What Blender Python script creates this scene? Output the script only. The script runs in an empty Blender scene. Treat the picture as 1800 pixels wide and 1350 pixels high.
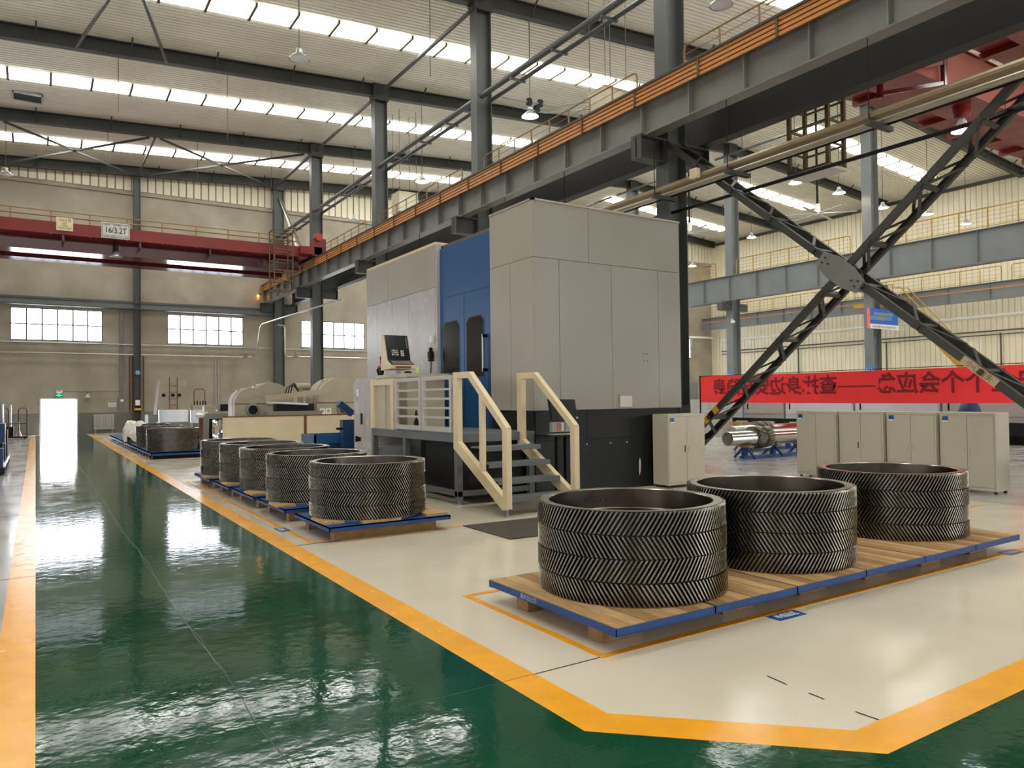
import bpy, math, random
from mathutils import Vector, Matrix
random.seed(7)
R = math.radians
scene = bpy.context.scene
COL = scene.collection

# ------------------------------------------------------------------ camera
def look(yaw, pitch, roll):
    f = Vector((math.sin(yaw)*math.cos(pitch), math.cos(yaw)*math.cos(pitch), math.sin(pitch)))
    r = Vector((math.cos(yaw), -math.sin(yaw), 0)); u = r.cross(f)
    r2 = r*math.cos(roll) + u*math.sin(roll); u2 = -r*math.sin(roll) + u*math.cos(roll)
    m = Matrix((r2, u2, -f)).transposed()
    return m.to_4x4()
cam_data = bpy.data.cameras.new('camera'); cam = bpy.data.objects.new('camera', cam_data); COL.objects.link(cam)
cam.matrix_world = Matrix.Translation((0, 0, 1.7)) @ look(R(32.734), R(1.1075), R(-0.6633))
cam_data.sensor_width = 36.0; cam_data.lens = 1302.94/1800*36.0
cam_data.clip_start = 0.05; cam_data.clip_end = 300
scene.camera = cam

# ------------------------------------------------------------------ world, exposure
world = bpy.data.worlds.new('world'); scene.world = world; world.use_nodes = True
world.node_tree.nodes['Background'].inputs[0].default_value = (0.80, 0.88, 1.0, 1)
world.node_tree.nodes['Background'].inputs[1].default_value = 0.6
scene.view_settings.view_transform = 'Standard'; scene.view_settings.look = 'None'
scene.view_settings.exposure = 0.45; scene.view_settings.gamma = 1.0
scene.view_settings.use_curve_mapping = False
scene.cycles.max_bounces = 8; scene.cycles.diffuse_bounces = 5; scene.cycles.glossy_bounces = 4
scene.cycles.sample_clamp_indirect = 6.0
SKY_E = 9.5        # daylight through the roof lights
WIN_E = 7.0        # daylight through the wall windows
DOOR_E = 18.0      # daylight in the open door

# ------------------------------------------------------------------ materials
def lin(c):
    return tuple((x/12.92 if x <= .04045 else ((x+.055)/1.055)**2.4) for x in [v/255 for v in c])
MATS = {}
def mat(name, rgb, rough=.5, metal=0., var=0., vscale=3., rvar=0., bump=0., bscale=40., coat=0., stretch=None, emit=None, dirt=None, spec=None):
    m = bpy.data.materials.new(name); m.use_nodes = True; MATS[name] = m
    nt = m.node_tree; n = nt.nodes; b = n['Principled BSDF']; L = nt.links
    c = lin(rgb)
    b.inputs['Base Color'].default_value = (*c, 1); b.inputs['Roughness'].default_value = rough
    b.inputs['Metallic'].default_value = metal
    if spec is not None: b.inputs['Specular IOR Level'].default_value = spec
    if coat: b.inputs['Coat Weight'].default_value = coat; b.inputs['Coat Roughness'].default_value = .08
    if emit:
        b.inputs['Emission Color'].default_value = (*lin(emit[0]), 1); b.inputs['Emission Strength'].default_value = emit[1]
    if var or rvar or bump or dirt:
        tc = n.new('ShaderNodeTexCoord'); mp = n.new('ShaderNodeMapping'); L.new(tc.outputs['Object'], mp.inputs[0])
        if stretch: mp.inputs['Scale'].default_value = stretch
        def noise(s, d=5):
            t = n.new('ShaderNodeTexNoise'); t.inputs['Scale'].default_value = s; t.inputs['Detail'].default_value = d
            L.new(mp.outputs[0], t.inputs['Vector']); return t
        if var or dirt:
            t = noise(vscale); r = n.new('ShaderNodeValToRGB'); e = r.color_ramp.elements
            e[0].position = .3; e[1].position = .7
            lo = [max(0, x*(1-var)) for x in c]; hi = [min(1, x*(1+var)) for x in c]
            if dirt: lo = lin(dirt)
            e[0].color = (*lo, 1); e[1].color = (*hi, 1)
            L.new(t.outputs[0], r.inputs[0]); L.new(r.outputs[0], b.inputs['Base Color'])
        if rvar:
            t = noise(vscale*1.7); mr = n.new('ShaderNodeMapRange')
            mr.inputs['From Min'].default_value = .3; mr.inputs['From Max'].default_value = .7
            mr.inputs['To Min'].default_value = max(.02, rough-rvar); mr.inputs['To Max'].default_value = rough+rvar
            L.new(t.outputs[0], mr.inputs['Value']); L.new(mr.outputs[0], b.inputs['Roughness'])
        if bump:
            t = noise(bscale, 3); bp = n.new('ShaderNodeBump'); bp.inputs['Strength'].default_value = bump
            bp.inputs['Distance'].default_value = .01
            L.new(t.outputs[0], bp.inputs['Height']); L.new(bp.outputs[0], b.inputs['Normal'])
    return m
mat('green_epoxy', (13, 66, 44), .07, var=.16, vscale=2.2, rvar=.03, bump=.17, bscale=8, spec=.22)
mat('beige_epoxy', (212, 203, 184), .16, var=.05, vscale=1.1, rvar=.07, bump=.06, bscale=12)
mat('grey_epoxy', (178, 176, 172), .16, var=.08, vscale=1.1, rvar=.06, bump=.06, bscale=12)
mat('yellow_paint', (238, 166, 28), .22, var=.08, vscale=5, rvar=.06, bump=.05, bscale=14)
mat('yellow_line_paint', (226, 156, 34), .35, var=.10, vscale=7)
mat('joint_dark', (44, 66, 54), .6); mat('joint_light', (120, 140, 128), .5)
mat('roof_sheet', (230, 225, 210), .42, var=.06, vscale=.6)
mat('skylight', (255, 250, 232), .5, emit=((250, 250, 243), SKY_E))
mat('window_glass', (235, 242, 255), .3, emit=((238, 244, 255), WIN_E))
mat('window_glass_side', (235, 242, 255), .3, emit=((244, 246, 255), 3.2))  # glow of windows added out of view as fill light
mat('window_glass_bright', (235, 242, 255), .3, emit=((250, 250, 250), 11.0))  # stronger glow of unseen front windows added to brighten the right bay
mat('door_daylight', (255, 255, 255), .5, emit=((244, 248, 255), DOOR_E))
mat('block_wall', (162, 153, 138), .85, var=.07, vscale=.7, bump=.15, bscale=30, dirt=(146, 137, 121))
mat('grey_dado', (118, 117, 112), .7, var=.06, vscale=1.5)
mat('clad_wall', (232, 224, 198), .55, var=.05, vscale=.8)
mat('rafter_grey', (52, 53, 50), .5, var=.1, vscale=1.5)
mat('steel_grey', (74, 76, 75), .45, var=.10, vscale=1.5, metal=.0)
mat('steel_light', (118, 122, 124), .38, var=.08, vscale=1.2)
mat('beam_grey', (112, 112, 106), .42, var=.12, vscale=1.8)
mat('beam_dark', (22, 22, 22), .6, var=.12, vscale=1.5)  # shade between the crane beams is put into this near-black colour
mat('brace_grey', (54, 53, 47), .5, var=.12, vscale=2)
mat('conductor_orange', (184, 120, 56), .45, var=.08, vscale=3)
mat('rail_ochre', (132, 100, 50), .5, var=.10, vscale=4)
mat('rail_yellow', (176, 138, 52), .5, var=.08, vscale=4)
mat('cage_brown', (92, 74, 44), .6, var=.12, vscale=4)
mat('crane_red', (118, 28, 24), .42, var=.10, vscale=.9, rvar=.06)
mat('crane_dark_red', (84, 24, 30), .14, var=.12, vscale=.9)
mat('crane_orange_red', (142, 60, 46), .6, var=.10, vscale=.8)
mat('pipe_silver', (176, 168, 150), .3, metal=.6, var=.08, vscale=2)
mat('pipe_brown', (128, 112, 88), .32, metal=.5, var=.10, vscale=1.5)
mat('galvanised', (176, 180, 182), .35, metal=.7, var=.08, vscale=5)
mat('black', (15, 15, 16), .5, spec=.25); mat('black_gloss', (16, 17, 19), .18); mat('dark_panel', (26, 28, 29), .45, var=.08, vscale=1.5, spec=.22)
mat('machine_grey', (142, 139, 130), .42, var=.035, vscale=.8, rvar=.05)
mat('machine_side', (168, 160, 146), .36, var=.05, vscale=.9, rvar=.06)  # lighter copy of the cladding, window light on the aisle side painted in
mat('machine_sheen', (184, 180, 177), .26, var=.02, vscale=1.5, rvar=.03)  # paler tone carries the window sheen of the cabin panels in its colour
mat('machine_seam', (96, 92, 86), .7)
mat('blue_paint', (32, 84, 132), .34, var=.04, vscale=1.0, rvar=.02)
mat('blue_dark', (22, 58, 96), .4, var=.1, vscale=2)
mat('pallet_blue', (20, 70, 132), .55, var=.16, vscale=9)
mat('door_window', (70, 66, 60), .12, metal=.85, var=.15, vscale=1.2)
mat('cream_paint', (222, 203, 164), .40, var=.04, vscale=3)
mat('cream_dull', (190, 180, 152), .45, var=.06, vscale=2)
mat('gate_grey', (186, 182, 176), .38, var=.05, vscale=3)
mat('platform_grey', (98, 101, 103), .5, var=.08, vscale=3)
mat('cabinet_beige', (188, 181, 163), .5, var=.03, vscale=5)
mat('gear_steel', (150, 146, 136), .27, metal=1.0, var=.04, vscale=3, rvar=.03)
mat('gear_gap', (44, 41, 36), .5, metal=.6)  # tooth roots darkened to paint the shade between teeth
mat('gear_steel_dull', (158, 152, 140), .34, metal=1.0, var=.05, vscale=3, rvar=.04)
mat('gear_bore', (158, 151, 140), .20, metal=1.0, var=.04, vscale=3, rvar=.03)
mat('red_oxide', (136, 84, 74), .5, var=.15, vscale=6)
mat('wood', (176, 140, 92), .7, var=.25, vscale=6, bump=.3, bscale=30, stretch=(6, .8, 6))
mat('wood_b', (154, 118, 74), .72, var=.28, vscale=6, bump=.3, bscale=30, stretch=(6, .8, 6))
mat('wood_c', (190, 156, 108), .7, var=.22, vscale=6, bump=.3, bscale=30, stretch=(6, .8, 6))
mat('wood_block', (150, 116, 74), .75, var=.25, vscale=8, bump=.3, bscale=30)
mat('mat_brown', (74, 66, 58), .95, var=.12, vscale=30, bump=.5, bscale=300)
mat('white', (236, 236, 232), .4); mat('paper', (196, 192, 186), .6); mat('sign_grey', (200, 198, 190), .5)
mat('text_black', (24, 24, 24), .6); mat('text_white', (238, 240, 242), .5); mat('text_pale', (170, 184, 196), .6)
mat('sticker_blue', (22, 84, 146), .3); mat('badge_blue', (70, 130, 190), .4)
mat('board_blue', (30, 104, 200), .4); mat('board_blue_pale', (96, 138, 190), .4); mat('board_grey', (126, 140, 156), .4); mat('board_orange', (240, 128, 92), .4)
mat('banner_red', (246, 66, 68), .75, var=.05, vscale=2, bump=.2, bscale=3)
def make_translucent(name, amount):
    nt = MATS[name].node_tree; b = nt.nodes['Principled BSDF']; out = nt.nodes['Material Output']
    tr = nt.nodes.new('ShaderNodeBsdfTranslucent'); tr.inputs[0].default_value = b.inputs['Base Color'].default_value
    mx = nt.nodes.new('ShaderNodeMixShader'); mx.inputs[0].default_value = amount
    nt.links.new(b.outputs[0], mx.inputs[1]); nt.links.new(tr.outputs[0], mx.inputs[2]); nt.links.new(mx.outputs[0], out.inputs[0])
make_translucent('banner_red', .55)
mat('banner_text', (138, 24, 32), .75)
mat('brace_text', (176, 158, 130), .6); mat('brace_text_ink', (120, 70, 50), .6)
mat('lamp_shade', (186, 188, 186), .3, metal=.6); mat('lamp_off', (214, 218, 216), .3)
mat('lamp_lit', (255, 255, 255), .4, emit=((225, 246, 255), 30)); mat('lamp_warm', (255, 255, 255), .4, emit=((255, 240, 205), 34))
mat('led_green', (30, 200, 120), .4, emit=((40, 225, 140), 2.0)); mat('led_red', (255, 60, 30), .4, emit=((255, 70, 30), 5)); mat('led_yellow', (250, 220, 60), .4, emit=((250, 220, 70), 5))
mat('sign_green', (20, 120, 80), .4)
mat('grinder_cream', (166, 156, 136), .45, var=.05, vscale=2)
mat('grinder_grey', (120, 122, 116), .5, var=.08, vscale=2)
mat('machine_white', (214, 218, 224), .35, var=.04, vscale=2)
mat('board_cream', (216, 200, 168), .6, var=.06, vscale=1.5)
mat('rust', (112, 66, 38), .8, var=.2, vscale=8)
mat('plastic_wrap', (232, 230, 218), .35, var=.05, vscale=9, bump=.4, bscale=25)
mat('wrap_white', (240, 243, 250), .12)  # door light reflected in the polished rings, painted as white
mat('polished', (226, 230, 238), .12, metal=1.0, bump=.05, bscale=6)
mat('shaft_steel', (196, 196, 194), .2, metal=1.0, rvar=.05, vscale=4)
mat('radiator_white', (190, 186, 178), .5)
mat('stripe_yellow', (226, 172, 30), .45); mat('navy', (28, 48, 96), .5)
mat('screen', (30, 33, 36), .2); mat('key_grey', (150, 150, 148), .5); mat('key_red', (190, 60, 40), .5); mat('key_blue', (60, 90, 130), .5)
mat('maroon', (120, 34, 48), .4); mat('lime', (196, 220, 150), .5)
mat('signal_red', (226, 76, 36), .35)
mat('mid_red', (170, 40, 46), .4)

# ------------------------------------------------------------------ mesh helpers
WORG = {}
class MB:
    def __init__(s): s.v = []; s.f = []; s.m = []; s.slots = []; s.cur = 0; s.smooth = set()
    def use(s, name):
        if name not in s.slots: s.slots.append(name)
        s.cur = s.slots.index(name); return s
    def face(s, idx, sm=False):
        if sm: s.smooth.add(len(s.f))
        s.f.append(tuple(idx)); s.m.append(s.cur)
    def box(s, x0, x1, y0, y1, z0, z1):
        i = len(s.v)
        s.v += [(x0,y0,z0),(x1,y0,z0),(x1,y1,z0),(x0,y1,z0),(x0,y0,z1),(x1,y0,z1),(x1,y1,z1),(x0,y1,z1)]
        for q in ((0,3,2,1),(4,5,6,7),(0,1,5,4),(1,2,6,5),(2,3,7,6),(3,0,4,7)): s.face([i+k for k in q])
        return s
    def bar(s, a, b, w, h, up=(0,0,1)):
        a = Vector(a); b = Vector(b); d = (b-a).normalized(); up = Vector(up)
        if abs(d.dot(up)) > .98: up = Vector((0,1,0)) if abs(d.y) < .9 else Vector((1,0,0))
        r = d.cross(up).normalized(); u = r.cross(d)
        i = len(s.v)
        for p in (a, b):
            for x, y in ((-1,-1),(1,-1),(1,1),(-1,1)): s.v.append(tuple(p + r*(x*w/2) + u*(y*h/2)))
        for q in ((0,1,2,3),(7,6,5,4),(0,4,5,1),(1,5,6,2),(2,6,7,3),(3,7,4,0)): s.face([i+k for k in q])
        return s
    def tube(s, pts, r, n=8, caps=True):
        pts = [Vector(p) for p in pts]; i0 = len(s.v); k = len(pts)
        prev = None
        for j, p in enumerate(pts):
            d = (pts[min(j+1,k-1)] - pts[max(j-1,0)]).normalized()
            if prev is None:
                up = Vector((0,0,1)) if abs(d.z) < .9 else Vector((1,0,0))
                a = d.cross(up).normalized()
            else:
                a = (prev - d*prev.dot(d)).normalized()
            prev = a; b = d.cross(a)
            for t in range(n):
                an = 2*math.pi*t/n; s.v.append(tuple(p + (a*math.cos(an) + b*math.sin(an))*r))
        for j in range(k-1):
            for t in range(n):
                t2 = (t+1) % n; s.face((i0+j*n+t, i0+(j+1)*n+t, i0+(j+1)*n+t2, i0+j*n+t2), True)
        if caps:
            s.face([i0+t for t in range(n)]); s.face([i0+(k-1)*n+t for t in reversed(range(n))])
        return s
    def lathe(s, prof, c=(0,0,0), n=24, axis='z', close=False):
        i0 = len(s.v); k = len(prof)
        for (r, z) in prof:
            for t in range(n):
                a = 2*math.pi*t/n; x, y = r*math.cos(a), r*math.sin(a)
                p = (x,y,z) if axis == 'z' else ((z,x,y) if axis == 'x' else (y,z,x))
                s.v.append((c[0]+p[0], c[1]+p[1], c[2]+p[2]))
        rng = range(k if close else k-1)
        for j in rng:
            j2 = (j+1) % k
            for t in range(n):
                t2 = (t+1) % n; s.face((i0+j*n+t, i0+j*n+t2, i0+j2*n+t2, i0+j2*n+t), True)
        return s
    def cyl(s, c, r, h, n=16, axis='z'):
        return s.lathe([(.0001,0),(r,0),(r,h),(.0001,h)], c, n, axis)
    def prism(s, poly, a0, a1, axis='x'):
        # polygon in the two other axes, extruded along axis
        i = len(s.v); n = len(poly)
        for a in (a0, a1):
            for p, q in poly:
                s.v.append({'x': (a,p,q), 'y': (p,a,q), 'z': (p,q,a)}[axis])
        s.face([i+k for k in range(n)]); s.face([i+n+k for k in reversed(range(n))])
        for k in range(n):
            k2 = (k+1) % n; s.face((i+k, i+n+k, i+n+k2, i+k2))
        return s
    def ibeam(s, a, b, depth, fl, tw=.02, tf=.025):
        a = Vector(a); b = Vector(b); z = Vector((0,0,1))
        # a,b on the top centre line
        s.bar(a - z*tf/2, b - z*tf/2, fl, tf); s.bar(a - z*(depth-tf/2), b - z*(depth-tf/2), fl, tf)
        s.bar(a - z*depth/2, b - z*depth/2, tw, depth-2*tf); return s
    def mesh(s, name, org, material):
        me = bpy.data.meshes.new(name)
        me.from_pydata([(x-org[0], y-org[1], z-org[2]) for x, y, z in s.v], [], s.f)
        if s.slots:
            for q in s.slots: me.materials.append(MATS[q])
            me.polygons.foreach_set('material_index', s.m)
        else: me.materials.append(MATS[material])
        if s.smooth:
            me.polygons.foreach_set('use_smooth', [k in s.smooth for k in range(len(s.f))])
            try: me.set_sharp_from_angle(angle=R(38))
            except Exception: pass
        me.validate(); me.update()
        import bmesh
        bm = bmesh.new(); bm.from_mesh(me); bmesh.ops.recalc_face_normals(bm, faces=bm.faces); bm.to_mesh(me); bm.free()
        return me
    def build(s, name, material=None, parent=None):
        if parent is not None: org = WORG[parent.name]
        else:
            xs = [p[0] for p in s.v]; ys = [p[1] for p in s.v]; zs = [p[2] for p in s.v]
            org = ((min(xs)+max(xs))/2, (min(ys)+max(ys))/2, min(zs))
        o = bpy.data.objects.new(name, s.mesh(name, org, material)); COL.objects.link(o)
        WORG[o.name] = org
        if parent is not None: o.parent = parent
        else: o.location = org
        return o
def tag(o, label=None, cat=None, group=None, kind=None):
    if label: o['label'] = label
    if cat: o['category'] = cat
    if group: o['group'] = group
    if kind: o['kind'] = kind
    return o
def thing(name, label, cat, loc=(0,0,0), group=None, kind=None):
    o = bpy.data.objects.new(name, None); COL.objects.link(o); o.location = loc; o.empty_display_size = .2
    WORG[o.name] = tuple(loc); return tag(o, label, cat, group, kind)
def struct(o): o['kind'] = 'structure'; return o
def copy_tree(o, loc=None, rotz=None, parent=None):
    c = o.copy(); COL.objects.link(c); c.parent = parent
    if loc is not None: c.location = loc
    if rotz is not None: c.rotation_euler = (0, 0, rotz)
    for ch in list(o.children): copy_tree(ch, parent=c)
    WORG[c.name] = tuple(c.location)
    return c
B = lambda *a: MB().box(*a)
def text(name, s, size, org, right, up, material, parent, bold=0., squeeze=1., bend=None):
    """flat lettering: baseline-centre at org, in the plane right/up"""
    c = bpy.data.curves.new('t', 'FONT'); c.body = s; c.size = size; c.align_x = 'CENTER'; c.align_y = 'CENTER'
    c.offset = bold; c.resolution_u = 3
    o = bpy.data.objects.new('t', c); COL.objects.link(o)
    me = bpy.data.meshes.new_from_object(o.evaluated_get(bpy.context.evaluated_depsgraph_get()))
    bpy.data.objects.remove(o)
    right = Vector(right).normalized(); up = Vector(up).normalized(); org = Vector(org); P = Vector(WORG[parent.name]) if parent is not None else Vector((0,0,0))
    for v in me.vertices:
        x, y = v.co.x*squeeze, v.co.y
        if bend: v.co = Vector(bend(x, y)) - P
        else: v.co = org + right*x + up*y - P
    me.materials.clear(); me.materials.append(MATS[material])
    t = bpy.data.objects.new(name, me); COL.objects.link(t); t.parent = parent; WORG[t.name] = tuple(P)
    return t

# ================================================================== SETTING
X_A, X_B, X_L, X_C = 12.95, 36.1, -10.4, 53.0
YW, YF = 47.9, -13.5
YS = [3.9, 12.9, 21.9, 30.9, 39.85]
def roof_z(x): return 14.95 + .0615*(x+1) if x <= X_B else 14.95 + .0615*(X_B+1) - .075*(x-X_B)

floor = struct(B(X_L, X_C, YF, YW, -.12, 0).build('floor', 'beige_epoxy'))
def slab(poly, z0, z1, name, m): return MB().prism(poly, z0, z1, 'z').build(name, m, floor)
slab([(0,2.02-3.2),(0,YW-.6),(2.35,YW-.6),(2.35,3.01),(3.38,2.02),(40,2.02),(40,-1.2)], 0, .004, 'green_aisle', 'green_epoxy')
slab([(-.215,-6),(-.215,43.6),(0,43.6),(0,-6)], 0, .004, 'yellow_line', 'yellow_paint')
slab([(2.35,43),(2.35,3.01),(3.38,2.02),(40,2.02),(40,2.25),(3.48,2.25),(2.585,3.11),(2.585,43)], 0, .004, 'yellow_line', 'yellow_paint')
slab([(2.35,46.2),(9.5,46.2),(9.5,46.4),(2.35,46.4)], 0, .004, 'yellow_line', 'yellow_paint')
slab([(X_L,-6),(X_L,43.6),(-.215,43.6),(-.215,-6)], 0, .003, 'grey_floor_bay', 'grey_epoxy')
slab([(12.4,2.5),(12.4,YW),(X_C,YW),(X_C,2.5)], 0, .003, 'grey_floor_bay', 'grey_epoxy')
def line_box(x0, x1, y0, y1, w=.06):
    for p in ([(x0,y0),(x1,y0),(x1,y0+w),(x0,y0+w)], [(x0,y1-w),(x1,y1-w),(x1,y1),(x0,y1)], [(x0,y0+w),(x0+w,y0+w),(x0+w,y1-w),(x0,y1-w)]):
        slab(p, 0, .003, 'marking_line', 'yellow_line_paint')
line_box(3.10, 12.0, 3.78, 5.66); line_box(2.74, 4.86, 8.72, 17.6); line_box(2.72, 5.0, 24.0, 40.5)
# floor joints: a wandering lengthwise crack in the green and saw-cut cross joints
def crack(x, y0, y1, w, m, z=.0046):
    k = int((y1-y0)/.18); mb = MB(); off = 0
    pts = []
    for j in range(k+1):
        off = .8*off + random.uniform(-.012, .012); pts.append((x+off, y0+(y1-y0)*j/k, w*random.uniform(.4, 1.3)))
    for j in range(k):
        i = len(mb.v); (xa,ya,wa),(xb,yb,wb) = pts[j], pts[j+1]
        mb.v += [(xa-wa/2,ya,z),(xa+wa/2,ya,z),(xb+wb/2,yb,z),(xb-wb/2,yb,z)]; mb.face((i,i+1,i+2,i+3))
    return mb.build('floor_joint', m, floor)
crack(.985, -1, 30, .006, 'joint_dark'); crack(.991, 5, 26, .002, 'joint_light', .0049)
for y in (3.8, 8.72, 13.6, 18.5, 23.4):
    B(-4, 2.35, y-.003, y+.003, 0, .0048).build('floor_joint', 'joint_dark' if y < 15 else 'joint_light', floor)
    if y < 12: B(2.35, 3.1, y-.002, y+.002, 0, .0048).build('floor_joint', 'joint_dark', floor)
for (x0,y0,x1,y1) in ((3.726,2.976,3.709,2.826),(3.706,2.676,3.700,2.574),(3.691,2.381,3.698,2.257)):
    MB().bar((x0,y0,.003),(x1,y1,.003),.006,.003).build('scuff_mark', 'black', floor)

# ceiling: ribbed lining sheet on two slopes
def ribs():
    prof = []; y = YF
    while y < YW:
        prof += [(y, 0), (y+.15, 0), (y+.155, .07), (y+.213, .07)]; y += .218
    prof.append((YW, 0)); return prof
mb = MB(); pr = ribs(); xs = [X_L, X_B, X_C]
for x in xs:
    for (y, dz) in pr: mb.v.append((x, y, roof_z(x)+dz))
for a in range(2):
    for j in range(len(pr)-1):
        p = a*len(pr)+j; mb.face((p, p+1, p+1+len(pr), p+len(pr)))
ceiling = mb.build('ceiling', 'roof_sheet'); struct(ceiling)
ceiling['label'] = 'pale ribbed metal roof lining on two slopes'
MB().box(X_L, X_C, YF, YW, 18.2, 18.3).build('roof_deck', 'steel_grey', ceiling)
# roof lights: rows of panels half way between the rafters
pan = None
for yc in (-.6, 8.4, 17.3, 26.5, 35.5, 44.0):
    x = -2.4 if yc > 20 else (-8.2 if yc < 10 else 5.4)
    while x < X_C-2.6:
        if not (X_B-1.9 < x < X_B+.4):
            z0, z1 = roof_z(x)-.05, roof_z(x+1.42)-.05
            m = MB(); i = 0
            m.v = [(x,yc-.55,z0),(x+1.42,yc-.55,z1),(x+1.42,yc+.55,z1),(x,yc+.55,z0),(x,yc-.55,z0+.05),(x+1.42,yc-.55,z1+.05),(x+1.42,yc+.55,z1+.05),(x,yc+.55,z0+.05)]
            for q in ((0,3,2,1),(4,5,6,7),(0,1,5,4),(1,2,6,5),(2,3,7,6),(3,0,4,7)): m.face(q)
            m.build('skylight_panel', 'skylight', ceiling)
            B(x+1.40, x+1.49, yc-.6, yc+.6, roof_z(x+1.44)-.11, roof_z(x+1.44)).build('skylight_bar', 'cage_brown', ceiling)
        x += 1.47
B(-.8, .2, 37.5, 38.3, 14.90, 14.99).build('roof_hatch', 'black', ceiling)
MB().box(-.85,.25,37.44,37.5,14.88,14.97).box(-.85,.25,38.3,38.36,14.88,14.97).box(-.86,-.8,37.44,38.36,14.88,14.97).box(.2,.26,37.44,38.36,14.88,14.97).build('hatch_frame', 'galvanised', ceiling)

# walls
def wall_grid(axis, pos, thick, a0, a1, z0, z1, holes, name, m):
    cuts_a = sorted({a0, a1, *[h[0] for h in holes], *[h[1] for h in holes]}); cuts_z = sorted({z0, z1, *[h[2] for h in holes], *[h[3] for h in holes]})
    mb = MB()
    for i in range(len(cuts_a)-1):
        for j in range(len(cuts_z)-1):
            ca, cz = (cuts_a[i]+cuts_a[i+1])/2, (cuts_z[j]+cuts_z[j+1])/2
            if any(h[0] < ca < h[1] and h[2] < cz < h[3] for h in holes): continue
            if axis == 'y': mb.box(cuts_a[i], cuts_a[i+1], pos, pos+thick, cuts_z[j], cuts_z[j+1])
            else: mb.box(pos, pos+thick, cuts_a[i], cuts_a[i+1], cuts_z[j], cuts_z[j+1])
    return struct(mb.build(name, m))
WX = [-1.15, 6.56, 14.56, 22.4, 30.2, 38.0, 45.9]; WW = 4.35; WZ0, WZ1 = 5.17, 6.94
holes = [(x, x+WW, WZ0, WZ1) for x in WX] + [(-8.9, -4.6, WZ0, WZ1), (.24, 1.85, 0, 1.94)]
wall_back = wall_grid('y', YW, .3, X_L, X_C, 0, 17.3, holes, 'wall_back', 'block_wall')
for x0, x1 in ((X_L, .16), (1.93, X_C)): B(x0, x1, YW-.015, YW, 0, 1.17).build('dado_panel', 'grey_dado', wall_back)
B(X_L, X_C, YW-.10, YW, 13.75, 13.95).build('cornice', 'block_wall', wall_back)
mb = MB(); x = X_L
while x < X_C:
    mb.box(x, x+.34, YW-.05, YW, 14.0, 16.9); x += .42
tag(mb.build('ribbed_cladding', 'clad_wall', wall_back), kind='stuff')
def window(n, axis, a, z0, z1, pos, w, parts=6, glass='window_glass'):
    o = thing('window_%d' % n, None, None, (a+w/2, pos, z0) if axis == 'y' else (pos, a+w/2, z0)); struct(o)
    dp = lambda a0, a1, d0, d1, q0, q1: MB().box(a0, a1, pos+d0, pos+d1, q0, q1) if axis == 'y' else MB().box(pos+d0, pos+d1, a0, a1, q0, q1)
    fr = MB()
    for (p, q, r_, s_) in ((a,a+w,z0,z0+.05),(a,a+w,z1-.05,z1),(a,a+.05,z0,z1),(a+w-.05,a+w,z0,z1),(a,a+w,(z0+z1)/2-.03,(z0+z1)/2+.03)):
        b = dp(p, q, .06, .16, r_, s_); i = len(fr.v); fr.v += b.v; [fr.face([k+i for k in f]) for f in b.f]
    for k in range(1, parts):
        x = a+w*k/parts; b = dp(x-.035, x+.035, .06, .16, z0, z1); i = len(fr.v); fr.v += b.v; [fr.face([q+i for q in f]) for f in b.f]
    fr.build('window_frame', 'steel_grey', o)
    for k in range(parts):
        for j in range(2):
            x0, x1 = a+w*k/parts+.02, a+w*(k+1)/parts-.02; q0 = z0+.05 if j == 0 else (z0+z1)/2+.02; q1 = (z0+z1)/2-.02 if j == 0 else z1-.05
            dp(x0, x1, .12, .14, q0, q1).build('pane', glass, o)
    dp(a-.06, a+w+.06, -.06, .10, z0-.06, z0).build('window_sill', 'block_wall', o)
    return o
for n, x in enumerate(WX): window(n+1, 'y', x, WZ0, WZ1, YW, WW)
window(8, 'y', -8.9, WZ0, WZ1, YW, 4.3)
door = struct(thing('door_1', None, None, (1.05, YW, 0)))
MB().box(.16,.24,YW-.03,YW+.3,0,2.0).box(1.85,1.93,YW-.03,YW+.3,0,2.0).box(.24,1.85,YW-.03,YW+.3,1.94,2.0).build('door_frame', 'gate_grey', door)
B(.24, 1.85, YW+.30, YW+.33, .0, 1.94).build('daylight_opening', 'door_daylight', door)
B(1.90, 1.96, YW-.85, YW-.03, .02, 1.93).build('door_leaf', 'gate_grey', door)
MB().cyl((1.88, YW-.75, 1.0), .02, .04, 8, 'x').build('door_handle', 'galvanised', door)

# right-hand clad wall
wall_right = struct(B(X_C, X_C+.2, YF, YW+.3, 0, 16.2).build('wall_right', 'clad_wall'))
mb = MB(); y = 2.0
while y < YW:
    mb.box(X_C-.05, X_C, y, y+.30, 0, 15.75); y += .36
tag(mb.build('ribbed_cladding', 'clad_wall', wall_right), kind='stuff')
B(X_C-.09, X_C, YF, YW, 15.55, 15.8).build('cornice', 'steel_grey', wall_right)
# walls out of frame: windows there are added for fill light on near sides
LH = [(y, y+5.4, 2.2, 5.2) for y in (-8, 0, 8, 16, 24, 32)]
wall_left = wall_grid('x', X_L-.3, .3, YF, YW+.3, 0, 14.6, LH, 'wall_left', 'block_wall')
for n, h in enumerate(LH): window(9+n, 'x', h[0], h[2], h[3], X_L-.3, 5.4, 6, 'window_glass_side')  # added windows, unseen, for fill light from the left
FH = [(x, x+6.2, 3.0, 6.2) for x in (-7, 2, 11, 20, 29, 38)]
wall_front = wall_grid('y', YF-.3, .3, X_L, X_C, 0, 17.3, FH, 'wall_front', 'block_wall')
for n, h in enumerate(FH): window(15+n, 'y', h[0], h[2], h[3], YF-.3, 6.2, 6, 'window_glass_side' if h[0] < 18 else 'window_glass_bright')  # unseen front windows added for fill, the right-hand ones brighter

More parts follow.
